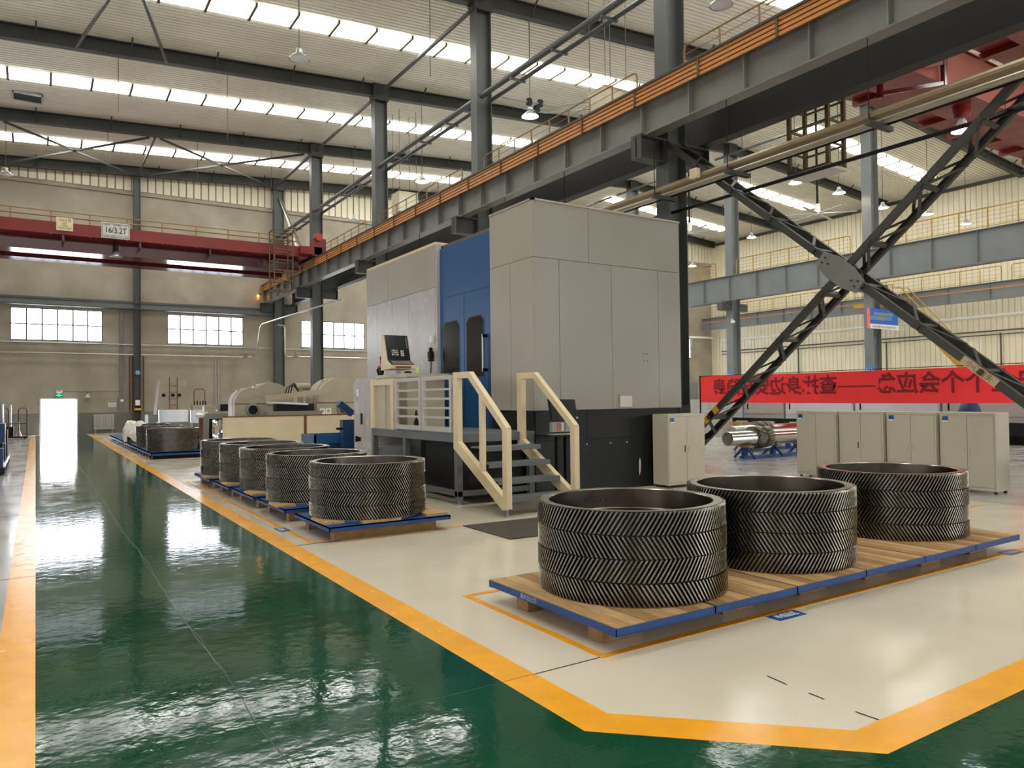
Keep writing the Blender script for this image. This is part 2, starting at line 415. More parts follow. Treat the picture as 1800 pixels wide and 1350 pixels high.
# ================================================================== FRAME: columns, rafters, struts
ORD = ['first', 'second', 'third', 'fourth', 'fifth', 'sixth', 'seventh', 'eighth', 'ninth']
def hcol(mb, x, y, z0, z1, dx=.6, dy=.42, t=.025):
    mb.box(x-dx/2, x-dx/2+t, y-dy/2, y+dy/2, z0, z1).box(x+dx/2-t, x+dx/2, y-dy/2, y+dy/2, z0, z1).box(x-dx/2+t, x+dx/2-t, y-.012, y+.012, z0, z1)
    return mb
def hazard(x0, x1, y0, z0, z1, parent):
    n = 3; h = (z1-z0)/n
    for k in range(n):
        B(x0, x1, y0-.004, y0, z0+k*h, z0+(k+1)*h).build('hazard_stripe', 'stripe_yellow' if k % 2 else 'black', parent)
colA_names = ['beside the foreground cross brace', 'behind the grey machine by the cross brace', 'rising behind the machine roof', 'left of the machine-top column', 'next to the red crane end']
for k, y in enumerate(YS + [47.35]):
    nm = ['just out of view to the right', 'right behind the tall machine', 'rising above the blue machine door', 'rising above the left machine cabin', 'beside the red crane end carriage', 'standing against the back wall by the crane track'][k]
    c = thing('steel_column', 'grey steel crane column ' + nm, 'column', (X_A, y, 0), 'columns along the middle crane track')
    hcol(MB(), X_A, y, 0, roof_z(X_A)-.6).build('shaft', 'steel_grey', c)
    MB().box(X_A-.45, X_A+.45, y-.32, y+.32, 0, .03).build('base_plate', 'steel_grey', c)
    br = MB()
    for s, xe in ((-1, 11.82), (1, 14.1)):
        a, b = sorted((X_A+s*.3, xe))
        br.box(a, b, y-.17, y+.17, 7.79, 7.83).box(a, b, y-.17, y+.17, 7.27, 7.30).box(a, b, y-.015, y+.015, 7.30, 7.79).box(xe-.02 if s > 0 else xe, xe if s > 0 else xe+.02, y-.17, y+.17, 7.3, 7.79)
    br.build('corbel', 'brace_grey', c)
    if k in (0, 1): hazard(X_A-.3, X_A+.3, y-.21, .9, 1.5, c)
    if k == 5: pass
for k, y in enumerate([12.9, 21.9, 30.9, 39.85, 47.35]):
    nm = ['out of view right of the banner', 'crossing behind the centre of the cross brace', 'behind the left end of the red banner', 'glimpsed above the machine roof', 'against the far back wall in the right bay'][k]
    c = thing('steel_column', 'pale grey steel column of the right bay ' + nm, 'column', (X_B, y, 0), 'columns along the right crane track')
    hcol(MB(), X_B, y, 0, roof_z(X_B)-.6, .7, .5).build('shaft', 'steel_light', c)
    MB().box(34.9, X_B-.35, y-.2, y+.2, 6.9, 7.35).box(X_B+.35, 37.2, y-.2, y+.2, 6.9, 7.35).build('corbel', 'steel_grey', c)
    if k in (1, 2):
        bd = MB().cyl((X_B-.36, y, 2.9), .26, .02, 20, 'x').build('number_badge', 'badge_blue', c)
        text('lettering', 'E12' if k == 1 else 'E10', .26, (X_B-.375, y, 2.9), (0,-1,0), (0,0,1), 'text_white', bd)
# wind column on the back wall
c = thing('wind_column', 'slim dark grey wall column right of the open door', 'column', (4.92, 47.55, 0))
hcol(MB(), 4.92, 47.55, 0, roof_z(4.9)-.6, .34, .5).build('shaft', 'steel_grey', c)
bd = MB().cyl((4.92, 47.29, 3.42), .15, .02, 20, 'y').build('number_badge', 'badge_blue', c)
text('lettering', 'F2', .17, (4.92, 47.285, 3.42), (1,0,0), (0,0,1), 'text_white', bd)
B(4.80, 5.04, 47.28, 47.30, 1.55, 1.85).build('notice', 'white', c)
hazard(4.75, 5.09, 47.30, 1.15, 1.5, c)
# rafters
rn = ['out of view above the camera', 'crossing above the nearest column', 'passing the column above the blue door', 'the third one from the back wall', 'the second one from the back wall', 'running along the back wall top']
for k, y in enumerate(YS + [47.4]):
    rt = thing('roof_rafter', 'dark grey steel roof rafter ' + rn[k], 'rafter', (X_A, y, roof_z(X_A)-.6), 'roof rafters')
    d = .52
    MB().ibeam((X_L, y, roof_z(X_L)-.03), (X_B, y, roof_z(X_B)-.03), d, .30).build('left_slope_beam', 'rafter_grey', rt)
    MB().ibeam((X_B, y, roof_z(X_B)-.03), (X_C, y, roof_z(X_C)-.03), d, .30).build('right_slope_beam', 'rafter_grey', rt)
    for x in range(-9, 53, 3):
        if abs(x-X_B) < 1: continue
        z = roof_z(x)
        MB().bar((x, y-.05, z-.5), (x, y-.62, z-.02), .05, .05).build('fly_brace', 'rafter_grey', rt)
    for xx in (X_A, X_B):
        B(xx-.36, xx+.36, y-.24, y+.24, roof_z(xx)-.75, roof_z(xx)-.02).build('column_head', 'rafter_grey', rt)
# lengthwise struts between column heads and the twin crane-aisle tubes
seg = list(zip(YS[:-1], YS[1:])) + [(39.85, 47.35)]
snm = ['out of view by the near column', 'above the tall grey machine', 'above the blue machine door', 'above the left machine cabin', 'next to the back wall']
for k, (a, b) in enumerate(seg):
    tag(MB().tube([(X_A, a+.25, 15.42), (X_A, b-.25, 15.42)], .075, 8).build('eave_strut', 'steel_grey'), 'grey tube strut between column heads, ' + snm[k], 'strut', 'struts between column heads')
    t = thing('tie_girder', 'double tube tie girder between columns, ' + snm[k], 'tie girder', (X_A, (a+b)/2, 11.6), 'tie girders of the middle column row')
    MB().tube([(X_A-.12, a+.22, 12.05), (X_A-.12, b-.22, 12.05)], .10, 10).build('tube', 'steel_grey', t)
    MB().tube([(X_A+.22, a+.22, 11.95), (X_A+.22, b-.22, 11.95)], .07, 10).build('tube', 'steel_grey', t)
    for j in range(1, 4):
        y = a+(b-a)*j/4; B(X_A-.25, X_A+.32, y-.04, y+.04, 11.86, 11.92).build('saddle', 'steel_grey', t)
    if k > 1:
        tag(MB().tube([(34.4, a+.3, 15.9), (34.4, b-.3, 15.9)], .07, 8).build('eave_strut', 'steel_grey'), 'grey tube strut in the right bay, ' + snm[k], 'strut', 'struts in the right bay')
# flat roof bracing in the bays of the left hall
def rbrace(p, q, lab): tag(MB().bar(p, q, .09, .09).build('roof_brace', 'steel_grey'), lab, 'brace', 'roof bracing bars')
zr = lambda x: roof_z(x)-.55
rbrace((-1.2, 40.1, zr(-1)), (4.7, 47.2, zr(4.7)), 'diagonal roof bar left of the wind column, falling to the right')
rbrace((4.7, 40.1, zr(4.7)), (-1.6, 47.2, zr(-1.6)), 'diagonal roof bar left of the wind column, falling to the left')
rbrace((5.2, 40.1, zr(5.2)), (12.4, 47.2, zr(12.4)), 'diagonal roof bar right of the wind column, falling to the right')
rbrace((12.4, 40.1, zr(12.4)), (5.2, 47.2, zr(5.2)), 'diagonal roof bar right of the wind column, falling to the left')
rbrace((4.95, 40.1, zr(5)), (4.95, 47.2, zr(5)), 'straight roof strut ending above the wind column')
rbrace((12.7, 40.1, zr(12.7)), (12.7, 47.2, zr(12.7)), 'straight roof strut ending at the crane column on the back wall')
rbrace((1.2, 30.7, zr(1)), (2.3, 24.6, zr(2)), 'grey roof strut at the upper left corner, leaning right')
rbrace((4.2, 30.7, zr(4)), (2.6, 25.0, zr(2)), 'grey roof strut at the upper left corner, leaning left')
tag(MB().tube([(5.2, 22.2, 14.35), (7.2, 22.0, 14.35)], .09, 8).build('roof_brace', 'steel_grey'), 'short dark tube in front of the roof light, top left', 'brace')
# wall cross brace beside the back wall crane column
rbrace((12.75, 47.0, 15.0), (12.75, 40.4, 9.2), 'dark diagonal brace between the last two columns')
tag(MB().bar((13.0, 47.2, 14.6), (14.9, 47.2, 9.0), .12, .12).build('roof_brace', 'clad_wall'), 'cream diagonal brace on the back wall by the crane', 'brace')

# ================================================================== CRANE RUNWAYS
def runway(x, y0, y1, zt, depth, m, name, label, stiff_side, step, group=None):
    t = thing(name, label, 'crane beam', (x, (y0+y1)/2, zt-depth), group)
    MB().ibeam((x, y0, zt), (x, y1, zt), depth, .34, .02, .03).build('girder', m, t)
    y = y0+.4; proto = None
    while y < y1:
        if stiff_side:
            a, b = sorted((x, x+stiff_side*.155))
            if proto is None: proto = B(a, b, y-.012, y+.012, zt-depth+.03, zt-.03).build('stiffener', m, t); py = y
            else:
                c = proto.copy(); COL.objects.link(c); c.parent = t; c.location = (0, y-py, 0)
        y += step
    return t
XR = 12.15
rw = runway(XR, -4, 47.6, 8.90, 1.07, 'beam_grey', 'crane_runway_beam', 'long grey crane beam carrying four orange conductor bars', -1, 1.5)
B(XR-.3, XR+.55, -4, 47.5, 8.90, 8.95).build('walkway_plate', 'brace_grey', rw)
MB().bar((XR, -4, 9.01), (XR, 47.4, 9.01), .07, .12).build('crane_rail', 'steel_grey', rw)
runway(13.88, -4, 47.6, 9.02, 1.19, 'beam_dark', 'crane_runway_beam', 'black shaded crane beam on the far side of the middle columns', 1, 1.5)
for k in range(4):
    zc = 8.575 + .098*k; xx = XR-.24
    tag(MB().bar((xx, -4, zc), (xx, 47.9, zc), .035, .066).build('conductor_bar', 'conductor_orange'), 'orange conductor bar, %s of four along the crane beam' % ['lowest', 'second lowest', 'second highest', 'highest'][k], 'conductor bar', 'orange conductor bars')
for j in range(26):
    y = -3 + 2*j; hb = MB().box(XR-.29, XR-.16, y-.025, y+.025, 8.53, 8.93)
    o = hb.build('conductor_bracket', 'cage_brown', rw)
def railing(x, y0, y1, z0, h, m, label, mids=3, post=1.0, r=.022, group=None, parent=None, name='guard_railing'):
    t = thing(name, label, 'railing', (x, (y0+y1)/2, z0), group)
    MB().tube([(x, y0, z0), (x, y0, z0+h-.12), (x, y0+.04, z0+h-.03), (x, y0+.13, z0+h), (x, y1-.13, z0+h), (x, y1-.04, z0+h-.03), (x, y1, z0+h-.12), (x, y1, z0)], r, 6).build('top_rail', m, t)
    n = max(1, round((y1-y0)/post)); pr = None
    for k in range(1, n):
        y = y0+(y1-y0)*k/n
        if pr is None: pr = MB().tube([(x, y, z0), (x, y, z0+h)], r, 6).build('post', m, t); py = y
        else: c = pr.copy(); COL.objects.link(c); c.parent = t; c.location = (0, y-py, 0)
    for k in range(mids):
        zz = z0+h*(k+1)/(mids+1); MB().tube([(x, y0, zz), (x, y1, zz)], .008 if mids > 1 else .014, 5).build('mid_rail', m, t)
    B(x-.004, x+.004, y0+.3, y1-.3, z0+.10, z0+.14).build('kick_rail', m, t)
    return t
for k, (a, b) in enumerate([(4.7,12.1),(13.7,21.2),(22.7,30.2),(31.7,38.4)]):
    railing(12.62, a, b, 8.95, .86, 'rail_ochre', 'ochre guard rail on the crane beam, section ' + ['at the upper right corner', 'above the tall grey machine', 'above the blue machine door', 'nearest the red crane'][k], group='guard rails on the middle crane beam')
# right bay tracks
runway(35.3, 0, 47.6, 8.95, 1.5, 'steel_light', 'crane_runway_beam', 'light grey crane beam with railing in the right bay', -1, 2.0)
runway(36.9, 0, 47.6, 8.95, 1.3, 'steel_grey', 'crane_runway_beam', 'grey crane beam behind the right bay columns', 0, 2.0)
for k, (a, b) in enumerate([(13.6,20.9),(22.6,30.0),(31.6,39.0)]):
    railing(35.40, a, b, 8.95, .95, 'rail_yellow', 'yellow mesh-like railing on the right bay beam, ' + ['nearest section at the right edge', 'middle section', 'farthest section'][k], mids=4, post=1.2, r=.03, group='railings on the right bay beam')
runway(51.4, 2, 47.6, 8.75, 1.1, 'steel_light', 'crane_runway_beam', 'grey crane beam along the ribbed right wall', -1, 2.6)
tag(MB().bar((51.15, 2, 8.35), (51.15, 47.5, 8.35), .05, .07).build('conductor_bar', 'conductor_orange'), 'orange conductor bar along the right wall crane beam', 'conductor bar')
for k, (a, b) in enumerate([(14,22.0),(22.6,31.4),(32,46.5)]):
    railing(51.5, a, b, 8.75, 1.0, 'rail_yellow', 'yellow railing along the right wall, ' + ['section at the right picture edge', 'section above the yellow stairs', 'section near the far corner'][k], mids=3, post=1.3, r=.03, group='railings along the right wall')

# ================================================================== LEFT RED CRANE
cr = thing('bridge_crane', 'red bridge crane with ochre railing and load sign', 'crane', (1, 38.5, 8.3))
B(-9.9, 11.7, 37.25, 38.0, 9.0, 9.52).build('walkway_side', 'crane_red', cr)
B(-9.9, 11.4, 38.0, 38.10, 8.42, 9.55).build('girder_web', 'crane_dark_red', cr)
B(-9.9, 11.4, 37.85, 39.0, 8.38, 8.42).build('girder_flange', 'crane_dark_red', cr)
B(-9.9, 11.2, 40.3, 40.4, 8.42, 9.55).build('girder_web', 'crane_red', cr)
B(-9.9, 11.2, 40.15, 41.1, 8.38, 8.42).build('girder_flange', 'crane_dark_red', cr)
B(-9.9, 11.4, 38.10, 40.3, 9.50, 9.55).build('deck', 'crane_dark_red', cr)
for x in range(-8, 12, 3): B(x-.04, x+.04, 37.35, 38.0, 8.72, 9.0).build('walkway_bracket', 'crane_dark_red', cr)
B(11.2, 12.3, 36.9, 42.2, 9.12, 9.5).build('end_carriage', 'crane_red', cr)
MB().box(11.9, 12.5, 36.9, 37.3, 9.05, 9.95).build('buffer_post', 'crane_red', cr)
MB().cyl((12.1, 36.75, 10.0), .2, .35, 14, 'y').build('warning_horn', 'mid_red', cr)
for y in (37.3, 41.6): MB().cyl((XR-.06, y, 9.23), .16, .12, 16, 'x').build('wheel', 'black', cr)
for z in (9.98, 9.75): MB().tube([(-9.8, 37.28, z), (11.2, 37.28, z)], .022 if z > 9.9 else .035, 6).build('hand_rail', 'rail_ochre', cr)
pr = None
for k in range(15):
    x = -9.6+1.45*k
    if pr is None: pr = MB().tube([(x, 37.28, 8.95), (x, 37.28, 9.98)], .024, 6).build('rail_post', 'rail_ochre', cr); px = x
    else: c = pr.copy(); COL.objects.link(c); c.parent = cr; c.location = (x-px, 0, 0)
# access cage at the crane end
cg = thing('access_ladder_cage', 'brown ladder cage hanging below the red crane end', 'ladder', (10.3, 38, 7.2))
for x in (9.75, 10.65):
    for y in (36.4, 37.24): MB().tube([(x, y, 7.15), (x, y, 10.1)], .035, 6).build('upright', 'cage_brown', cg)
for z in (7.15, 7.6, 8.1, 8.6, 9.1, 9.6, 10.1):
    MB().tube([(9.75,36.4,z),(10.65,36.4,z),(10.65,37.2,z),(9.75,37.2,z),(9.75,36.4,z)], .025, 6).build('hoop', 'cage_brown', cg)
B(9.72, 10.68, 36.38, 37.22, 7.1, 7.15).build('cage_floor', 'cage_brown', cg)
# load signs
sg = thing('load_sign', 'white load sign reading 16/3.2T on the crane railing', 'sign', (3.0, 37.2, 9.0))
B(2.44, 3.56, 37.19, 37.22, 9.02, 9.72).build('sign_plate', 'sign_grey', sg)
MB().box(2.47,3.53,37.183,37.19,9.66,9.675).box(2.47,3.53,37.183,37.19,9.06,9.075).box(2.47,2.485,37.183,37.19,9.06,9.675).box(3.515,3.53,37.183,37.19,9.06,9.675).build('sign_border', 'text_black', sg)
text('lettering', '16/3.2T', .36, (3.0, 37.18, 9.37), (1,0,0), (0,0,1), 'text_black', sg, bold=.004, squeeze=.78)
text('lettering', '设备号    资产编号 S-208', .085, (3.0, 37.18, 9.60), (1,0,0), (0,0,1), 'text_black', sg)
text('lettering', '责任部门 减速机公司 加工二车间', .075, (3.0, 37.18, 9.13), (1,0,0), (0,0,1), 'text_black', sg, squeeze=.9)
sg = thing('capacity_notice', 'smaller cream capacity notice left of the load sign', 'sign', (1.05, 37.2, 9.1))
B(.74, 1.36, 37.19, 37.22, 9.16, 9.72).build('sign_plate', 'cream_paint', sg)
text('lettering', '16/3.2 吨', .15, (1.05, 37.18, 9.60), (1,0,0), (0,0,1), 'text_black', sg, squeeze=.85)
for k, s in enumerate(['吊钩下', '严禁站人', '注意安全 文明操作']): text('lettering', s, .085, (1.05, 37.18, 9.46-.1*k), (1,0,0), (0,0,1), 'text_black', sg, squeeze=.8)

# ================================================================== RIGHT RED CRANE
rc = thing('bridge_crane', 'faded red bridge crane seen from below at upper right', 'crane', (24.5, 8.5, 9.2))
for (ya, yb, nm) in ((9.45, 10.55, 0), (6.3, 7.4, 1)):
    g = B(14.3, 35.0, ya, yb, 9.32, 10.38).build('box_girder', 'crane_orange_red', rc)
    B(14.3, 35.0, ya-.05, yb+.05, 9.29, 9.32).build('bottom_flange', 'crane_red', g)
    B(14.3, 35.0, ya-.05, yb+.05, 10.38, 10.41).build('top_flange', 'crane_red', g)
    for x in range(16, 35, 3): B(x-.01, x+.01, ya-.012, ya, 9.33, 10.37).build('panel_seam', 'crane_dark_red', g)
    B(14.3, 35.0, yb+.05, yb+.95, 9.52, 9.56).build('walkway', 'crane_red', rc)
    for k in range(12):
        x = 15.2+1.6*k; MB().box(x-.09, x+.09, yb+.05, yb+1.0, 9.38, 9.52).build('walkway_bracket', 'crane_red', rc)
B(13.5, 14.3, 5.6, 11.4, 9.2, 9.8).build('end_carriage', 'crane_red', rc)
for y in (6.2, 10.8): MB().cyl((13.82, y, 9.24), .2, .12, 16, 'x').build('wheel', 'black', rc)
fr = MB()
for x in (15.85, 18.6): fr.box(x-.05, x+.05, 9.28, 9.38, 8.3 if x < 17 else 8.9, 9.4 if x < 17 else 10.2)
fr.bar((15.85, 9.33, 8.40), (18.6, 9.33, 9.25), .07, .09).bar((15.85, 9.33, 8.85), (18.6, 9.33, 9.75), .07, .09)
fr.build('access_frame', 'crane_dark_red', rc)
MB().cyl((20.6, 9.9, 8.95), .22, .38, 14).build('lamp_holder', 'crane_red', rc)
# hanging inspection cage
cg = thing('inspection_cage', 'brown inspection cage hanging under the right crane', 'cage', (14.9, 10.3, 6.68))
C0 = [(14.6, 9.8), (15.18, 9.8), (15.18, 10.78), (14.6, 10.78)]
for x, y in C0: MB().box(x-.04, x+.04, y-.04, y+.04, 6.74, 9.28).build('upright', 'cage_brown', cg)
MB().box(14.55, 15.23, 9.75, 10.83, 6.68, 6.74).build('cage_floor', 'paper', cg)
for z in (6.78, 7.25, 7.75, 8.25, 8.75):
    mm = MB()
    for k in range(4):
        a, b = C0[k], C0[(k+1) % 4]
        if k == 3 and 6.8 < z < 7.6: continue
        mm.bar((*a, z), (*b, z), .04, .04)
    mm.build('cage_rail', 'cage_brown', cg)
# conveyor of pipes below the middle crane beam
pp = thing('suspended_pipe_run', 'thick brown and silver pipes hung below the middle crane beam', 'pipes', (12.2, 20, 6.3))
MB().tube([(12.15, -3, 6.56), (12.15, 30, 6.36)], .085, 12).build('thick_pipe', 'pipe_brown', pp)
MB().tube([(12.42, -3, 6.52), (12.42, 30, 6.32)], .06, 10).build('pipe', 'pipe_silver', pp)
MB().tube([(12.56, -3, 6.50), (12.56, 30, 6.30)], .035, 8).build('pipe', 'black', pp)
for y in (1.2, 4.2, 7.3, 10.4, 12.55, 16, 19, 22, 25, 28):
    z = 6.56-.2*(y+3)/33
    B(12.0, 12.72, y-.05, y+.05, z-.17, z-.09).build('pipe_saddle', 'brace_grey', pp)
    MB().tube([(12.05, y, z-.1), (12.05, y, 7.84)], .01, 5).build('hanger_rod', 'black', pp)
tag(MB().tube([(12.95, -3, 6.12), (12.95, 12.6, 6.14), (12.95, 30, 6.2)], .04, 8).build('cable_tube', 'black'), 'thin black tube running straight behind the brown pipes', 'pipe')
bx = thing('junction_box', 'small cream junction box in front of the brown pipe', 'box', (12.0, 11.25, 6.5))
B(11.95, 12.06, 11.16, 11.36, 6.42, 6.62).build('box_body', 'cream_paint', bx); B(11.945, 11.95, 11.18, 11.34, 6.44, 6.60).build('box_cover', 'cream_dull', bx)

# ================================================================== CROSS BRACE
def lattice(p, q, label, flip):
    t = thing('lattice_brace', label, 'brace', ((12.9, (p[0]+q[0])/2, min(p[1], q[1]))), 'diagonals of the big cross brace')
    a, b = Vector((12.58, p[0], p[1])), Vector((12.58, q[0], q[1])); off = Vector((.62, 0, 0)); d = (b-a); L = d.length; d.normalize()
    nrm = Vector((1,0,0)).cross(d).normalized()
    for k, o in enumerate((Vector((0,0,0)), off)):
        mm = MB(); mm.bar(a+o, b+o, .03, .13, nrm)          # web of the channel
        s = 1 if k == 0 else -1
        for e in (-1, 1): mm.bar(a+o+nrm*(e*.058)+Vector((s*.035,0,0)), b+o+nrm*(e*.058)+Vector((s*.035,0,0)), .07, .014, nrm)
        mm.build('chord', 'brace_grey', t)
    n = int(L/.62); 
    for k in range(n):
        f0, f1 = (k+.15)/n, (k+.95)/n
        pa = a+d*(L*f0); pb = a+d*(L*f1)+off
        if k % 2: pa, pb = a+d*(L*f0)+off, a+d*(L*f1)
        for e in (-1, 1):
            MB().bar(pa+nrm*(e*.07), pb+nrm*(e*.07), .06, .012, nrm).build('lacing_bar', 'brace_grey', t)
        if k % 2 == 0:
            m_ = a+d*(L*(k+.05)/n)
            MB().bar(m_-Vector((.05,0,0)), m_+off+Vector((.05,0,0)), .08, .09, nrm).build('batten', 'brace_grey', t)
    return t, d, nrm
l1, d1, n1 = lattice((12.75, 7.75), (3.9, .42), 'lattice diagonal falling from the near column to the right', 0)
l2, d2, n2 = lattice((12.45, .42), (3.9, 7.6), 'lattice diagonal rising from behind the cabinet to upper right', 1)
cpt = Vector((12.54, 8.22, 3.97))
gp = thing('gusset_plate', 'bolted grey gusset plate at the centre of the cross brace', 'plate', tuple(cpt))
mm = MB(); P_ = [cpt + d1*a + n1*b for a, b in ((-.52,-.13),(-.2,-.22),(.2,-.22),(.52,-.13),(.52,.13),(.2,.22),(-.2,.22),(-.52,.13))]
i = len(mm.v); mm.v += [tuple(p) for p in P_] + [tuple(p+Vector((-.02,0,0))) for p in P_]
mm.face(list(range(8))); mm.face(list(range(15, 7, -1))); [mm.face((k, 8+k, 8+(k+1) % 8, (k+1) % 8)) for k in range(8)]
mm.build('plate', 'beam_grey', gp)
for a, b in ((-.42,.05),(-.42,-.06),(-.3,.0),(.42,.05),(.42,-.06),(.3,0)):
    p = cpt+d1*a+n1*b+Vector((-.045,0,0)); MB().cyl(tuple(p), .018, .03, 8, 'x').build('bolt', 'brace_grey', gp)
# warning strip and plate on the diagonals
for (f, m_) in ((11.55, 'stripe_yellow'), (11.42, 'black'), (11.29, 'stripe_yellow')):
    s = (12.45-f)/(12.45-3.9); p = Vector((12.555, f, .42+s*(7.6-.42)))
    MB().bar(p-d2*.075, p+d2*.075, .01, .14, n2).build('hazard_stripe', m_, l2)
p = Vector((12.553, 5.86, .42+(5.86-3.9)/(12.75-3.9)*(7.75-.42)))
pl = MB().bar(p-d1*.33, p+d1*.33, .008, .135, n1).build('warning_plate', 'brace_text', l1)
text('lettering', '小心碰头', .12, p+Vector((-.008,0,0)), d1, -n1 if n1.z < 0 else n1, 'brace_text_ink', pl)

# ================================================================== RING GEARS
GR, GH, NT = .757, .171, 132
def gear_meshes(hand, face_mat):
    tw = hand*.135; rr, rt = GR-.032, GR; lv = 3
    body = MB(); ri = GR-.098
    prof = [(ri, .006), (ri+.006, 0), (rr+.004, 0), (rr+.004, GH), (ri+.006, GH), (ri, GH-.006)]
    n = 96; i0 = 0
    for (r, z) in prof:
        for t in range(n):
            a = 2*math.pi*t/n; body.v.append((r*math.cos(a), r*math.sin(a), z))
    for j in range(6):
        j2 = (j+1) % 6
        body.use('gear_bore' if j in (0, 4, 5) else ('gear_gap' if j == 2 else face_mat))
        for t in range(n):
            t2 = (t+1) % n; body.face((j*n+t, j*n+t2, j2*n+t2, j2*n+t), True)
    teeth = MB(); st = 2*math.pi/NT
    for k in range(NT):
        i = len(teeth.v)
        for l in range(lv):
            f = l/(lv-1); a0 = k*st+tw*f
            for r, da in ((rr-.004, -.34), (rt, -.19), (rt, .19), (rr-.004, .34)):
                teeth.v.append((r*math.cos(a0+da*st), r*math.sin(a0+da*st), .004+f*(GH-.008)))
        for l in range(lv-1):
            for e in range(3): teeth.face((i+l*4+e, i+l*4+e+1, i+l*4+4+e+1, i+l*4+4+e))
        teeth.face((i+3, i+2, i+1, i)); e = i+(lv-1)*4; teeth.face((e, e+1, e+2, e+3))
    return body.mesh('ring', (0,0,0), face_mat), teeth.mesh('teeth', (0,0,0), 'gear_steel')
GM = {(h, m): gear_meshes(h, m) for h in (1, -1) for m in ('gear_steel_dull', 'red_oxide')}
def ring_gear(x, y, z, hand, rot, label, group, fm='gear_steel_dull'):
    o = thing('ring_gear', label, 'gear', (x, y, z), group); o.rotation_euler = (0, 0, rot)
    for nm, me in zip(('ring', 'teeth'), GM[(hand, fm)]):
        c = bpy.data.objects.new(nm, me); COL.objects.link(c); c.parent = o; WORG[c.name] = (x, y, z)
        if nm == 'teeth': c['kind'] = 'stuff'
    return o
LV = ['bottom', 'third', 'second', 'top']
def stack(x, y, z, hands, where, group, tops='gear_steel_dull', scale=None):
    out = []
    for k, h in enumerate(hands):          # listed from the bottom up
        dx, dy = random.uniform(-.006, .006), random.uniform(-.006, .006)
        out.append(ring_gear(x+dx, y+dy, z+k*(GH+.001), h, random.uniform(0, 6), '%s ring gear in the stack %s' % (LV[k] if k in (0, 3) else ['', 'second lowest', 'second highest'][k], where), group, tops if k == 3 else 'gear_steel_dull'))
    return out
PZ = .185
s1 = stack(4.10, 4.61, PZ, (-1, 1, -1, 1), 'nearest the camera on the plank pallets', 'ring gears on the plank pallets')
stack(5.85, 4.62, PZ, (1, -1, -1, 1), 'in the middle of the plank pallets', 'ring gears on the plank pallets')
stack(8.08, 4.74, PZ, (-1, 1, -1, 1), 'on the right end of the plank pallets', 'ring gears on the plank pallets', 'red_oxide')
# chalk mark inside the front stack, upside down
ga = math.atan2(.62, .16); rr = GR-.0995
mk = text('chalk_mark', 'DA2224', .075, (0,0,0), (1,0,0), (0,0,1), 'text_black', None)
for v in mk.data.vertices:
    a = ga + v.co.x/rr; zz = PZ+3*(GH+.001)+.085 - v.co.z
    v.co = Vector((rr*math.cos(a), rr*math.sin(a), zz-(PZ+3*(GH+.001))))
top = s1[3]; mk.parent = top; mk.rotation_euler = (0, 0, -top.rotation_euler[2])
# plank pallets
WD = ['wood', 'wood_b', 'wood_c']
pn = ['nearest the camera at the left end', 'second from the left', 'third from the left', 'third from the right', 'second from the right', 'at the far right end']
for k in range(6):
    x0 = 3.20+.945*k; x1 = x0+.935; y0, y1 = 3.75+.004*k, 5.37+.004*k
    p = thing('plank_pallet', 'blue-edged plank pallet ' + pn[k], 'pallet', ((x0+x1)/2, (y0+y1)/2, 0), 'plank pallets in the front row')
    n = 7; w = (x1-x0-.012)/n
    for j in range(n):
        B(x0+.006+j*w+.0035, x0+.006+(j+1)*w-.0035, y0+.006, y1-.006, .143, PZ+random.uniform(-.003, 0)).build('plank', WD[(j*2+k) % 3], p)
    MB().box(x0, x1, y0, y0+.005, .128, PZ-.006).box(x0, x1, y1-.005, y1, .128, PZ-.006).box(x0, x0+.005, y0, y1, .128, PZ-.006).box(x1-.005, x1, y0, y1, .128, PZ-.006).box(x0, x1, y0, y0+.05, .124, .13).box(x0, x1, y1-.05, y1, .124, .13).build('steel_edge', 'pallet_blue', p)
    for yb in (4.0, 4.92):
        for xb in ((x0+.09,) if k == 0 else (x0+.35,)): B(xb, xb+.36, yb, yb+.16, .003, .143).build('bearer', 'wood_block', p)
    if k == 0: text('lettering', '重庆齿公司', .045, (x0-.002, 4.78, .152), (0,-1,0), (0,0,1), 'text_pale', p)
# steel pallets with the left row of stacks
ROW = [(3.72, 9.36), (3.66, 11.27), (3.68, 13.08), (3.66, 14.64), (3.60, 16.20)]
rnm = ['nearest the stairs in the left row', 'second in the left row', 'third in the left row', 'fourth in the left row', 'last in the left row']
hd = [(-1, 1, -1, 1), (-1, 1, -1, 1), (1, -1, 1, -1), (-1, 1, -1, 1), (1, -1, 1, 1)]
PYS = [(8.60, 10.0), (10.42, 11.86), (12.05, 13.62), (13.75, 15.1), (15.35, 17.0)]
for k, (x, y) in enumerate(ROW):
    ya, yb = PYS[k]; xa, xb = 2.93-.02*k, 4.55-.02*k
    p = thing('steel_pallet', 'low blue steel pallet under the stack ' + rnm[k], 'pallet', ((xa+xb)/2, (ya+yb)/2, 0), 'steel pallets of the left row')
    MB().box(xa, xb, ya, yb, .175, .19).box(xa, xb, ya, ya+.012, .135, .19).box(xa, xb, yb-.012, yb, .135, .19).box(xa, xa+.012, ya, yb, .135, .19).box(xb-.012, xb, ya, yb, .135, .19).build('deck', 'pallet_blue', p)
    for yy in (ya+.12, yb-.3): B(xa+.1, xb-.15, yy, yy+.14, .003, .175).build('bearer', 'wood_block', p)
    for (bx0, by0, l, w) in ((x-.78, ya+.22, .26, .5), (x-.35, ya+.02, .5, .22), (x+.52, ya+.06, .3, .36), (x+.2, yb-.35, .4, .25)):
        B(bx0, bx0+l, by0, by0+w, .19, .222).build('packing_board', 'wood_c', p)
    stack(x, y, .222, hd[k], rnm[k], 'ring gears in the left row')
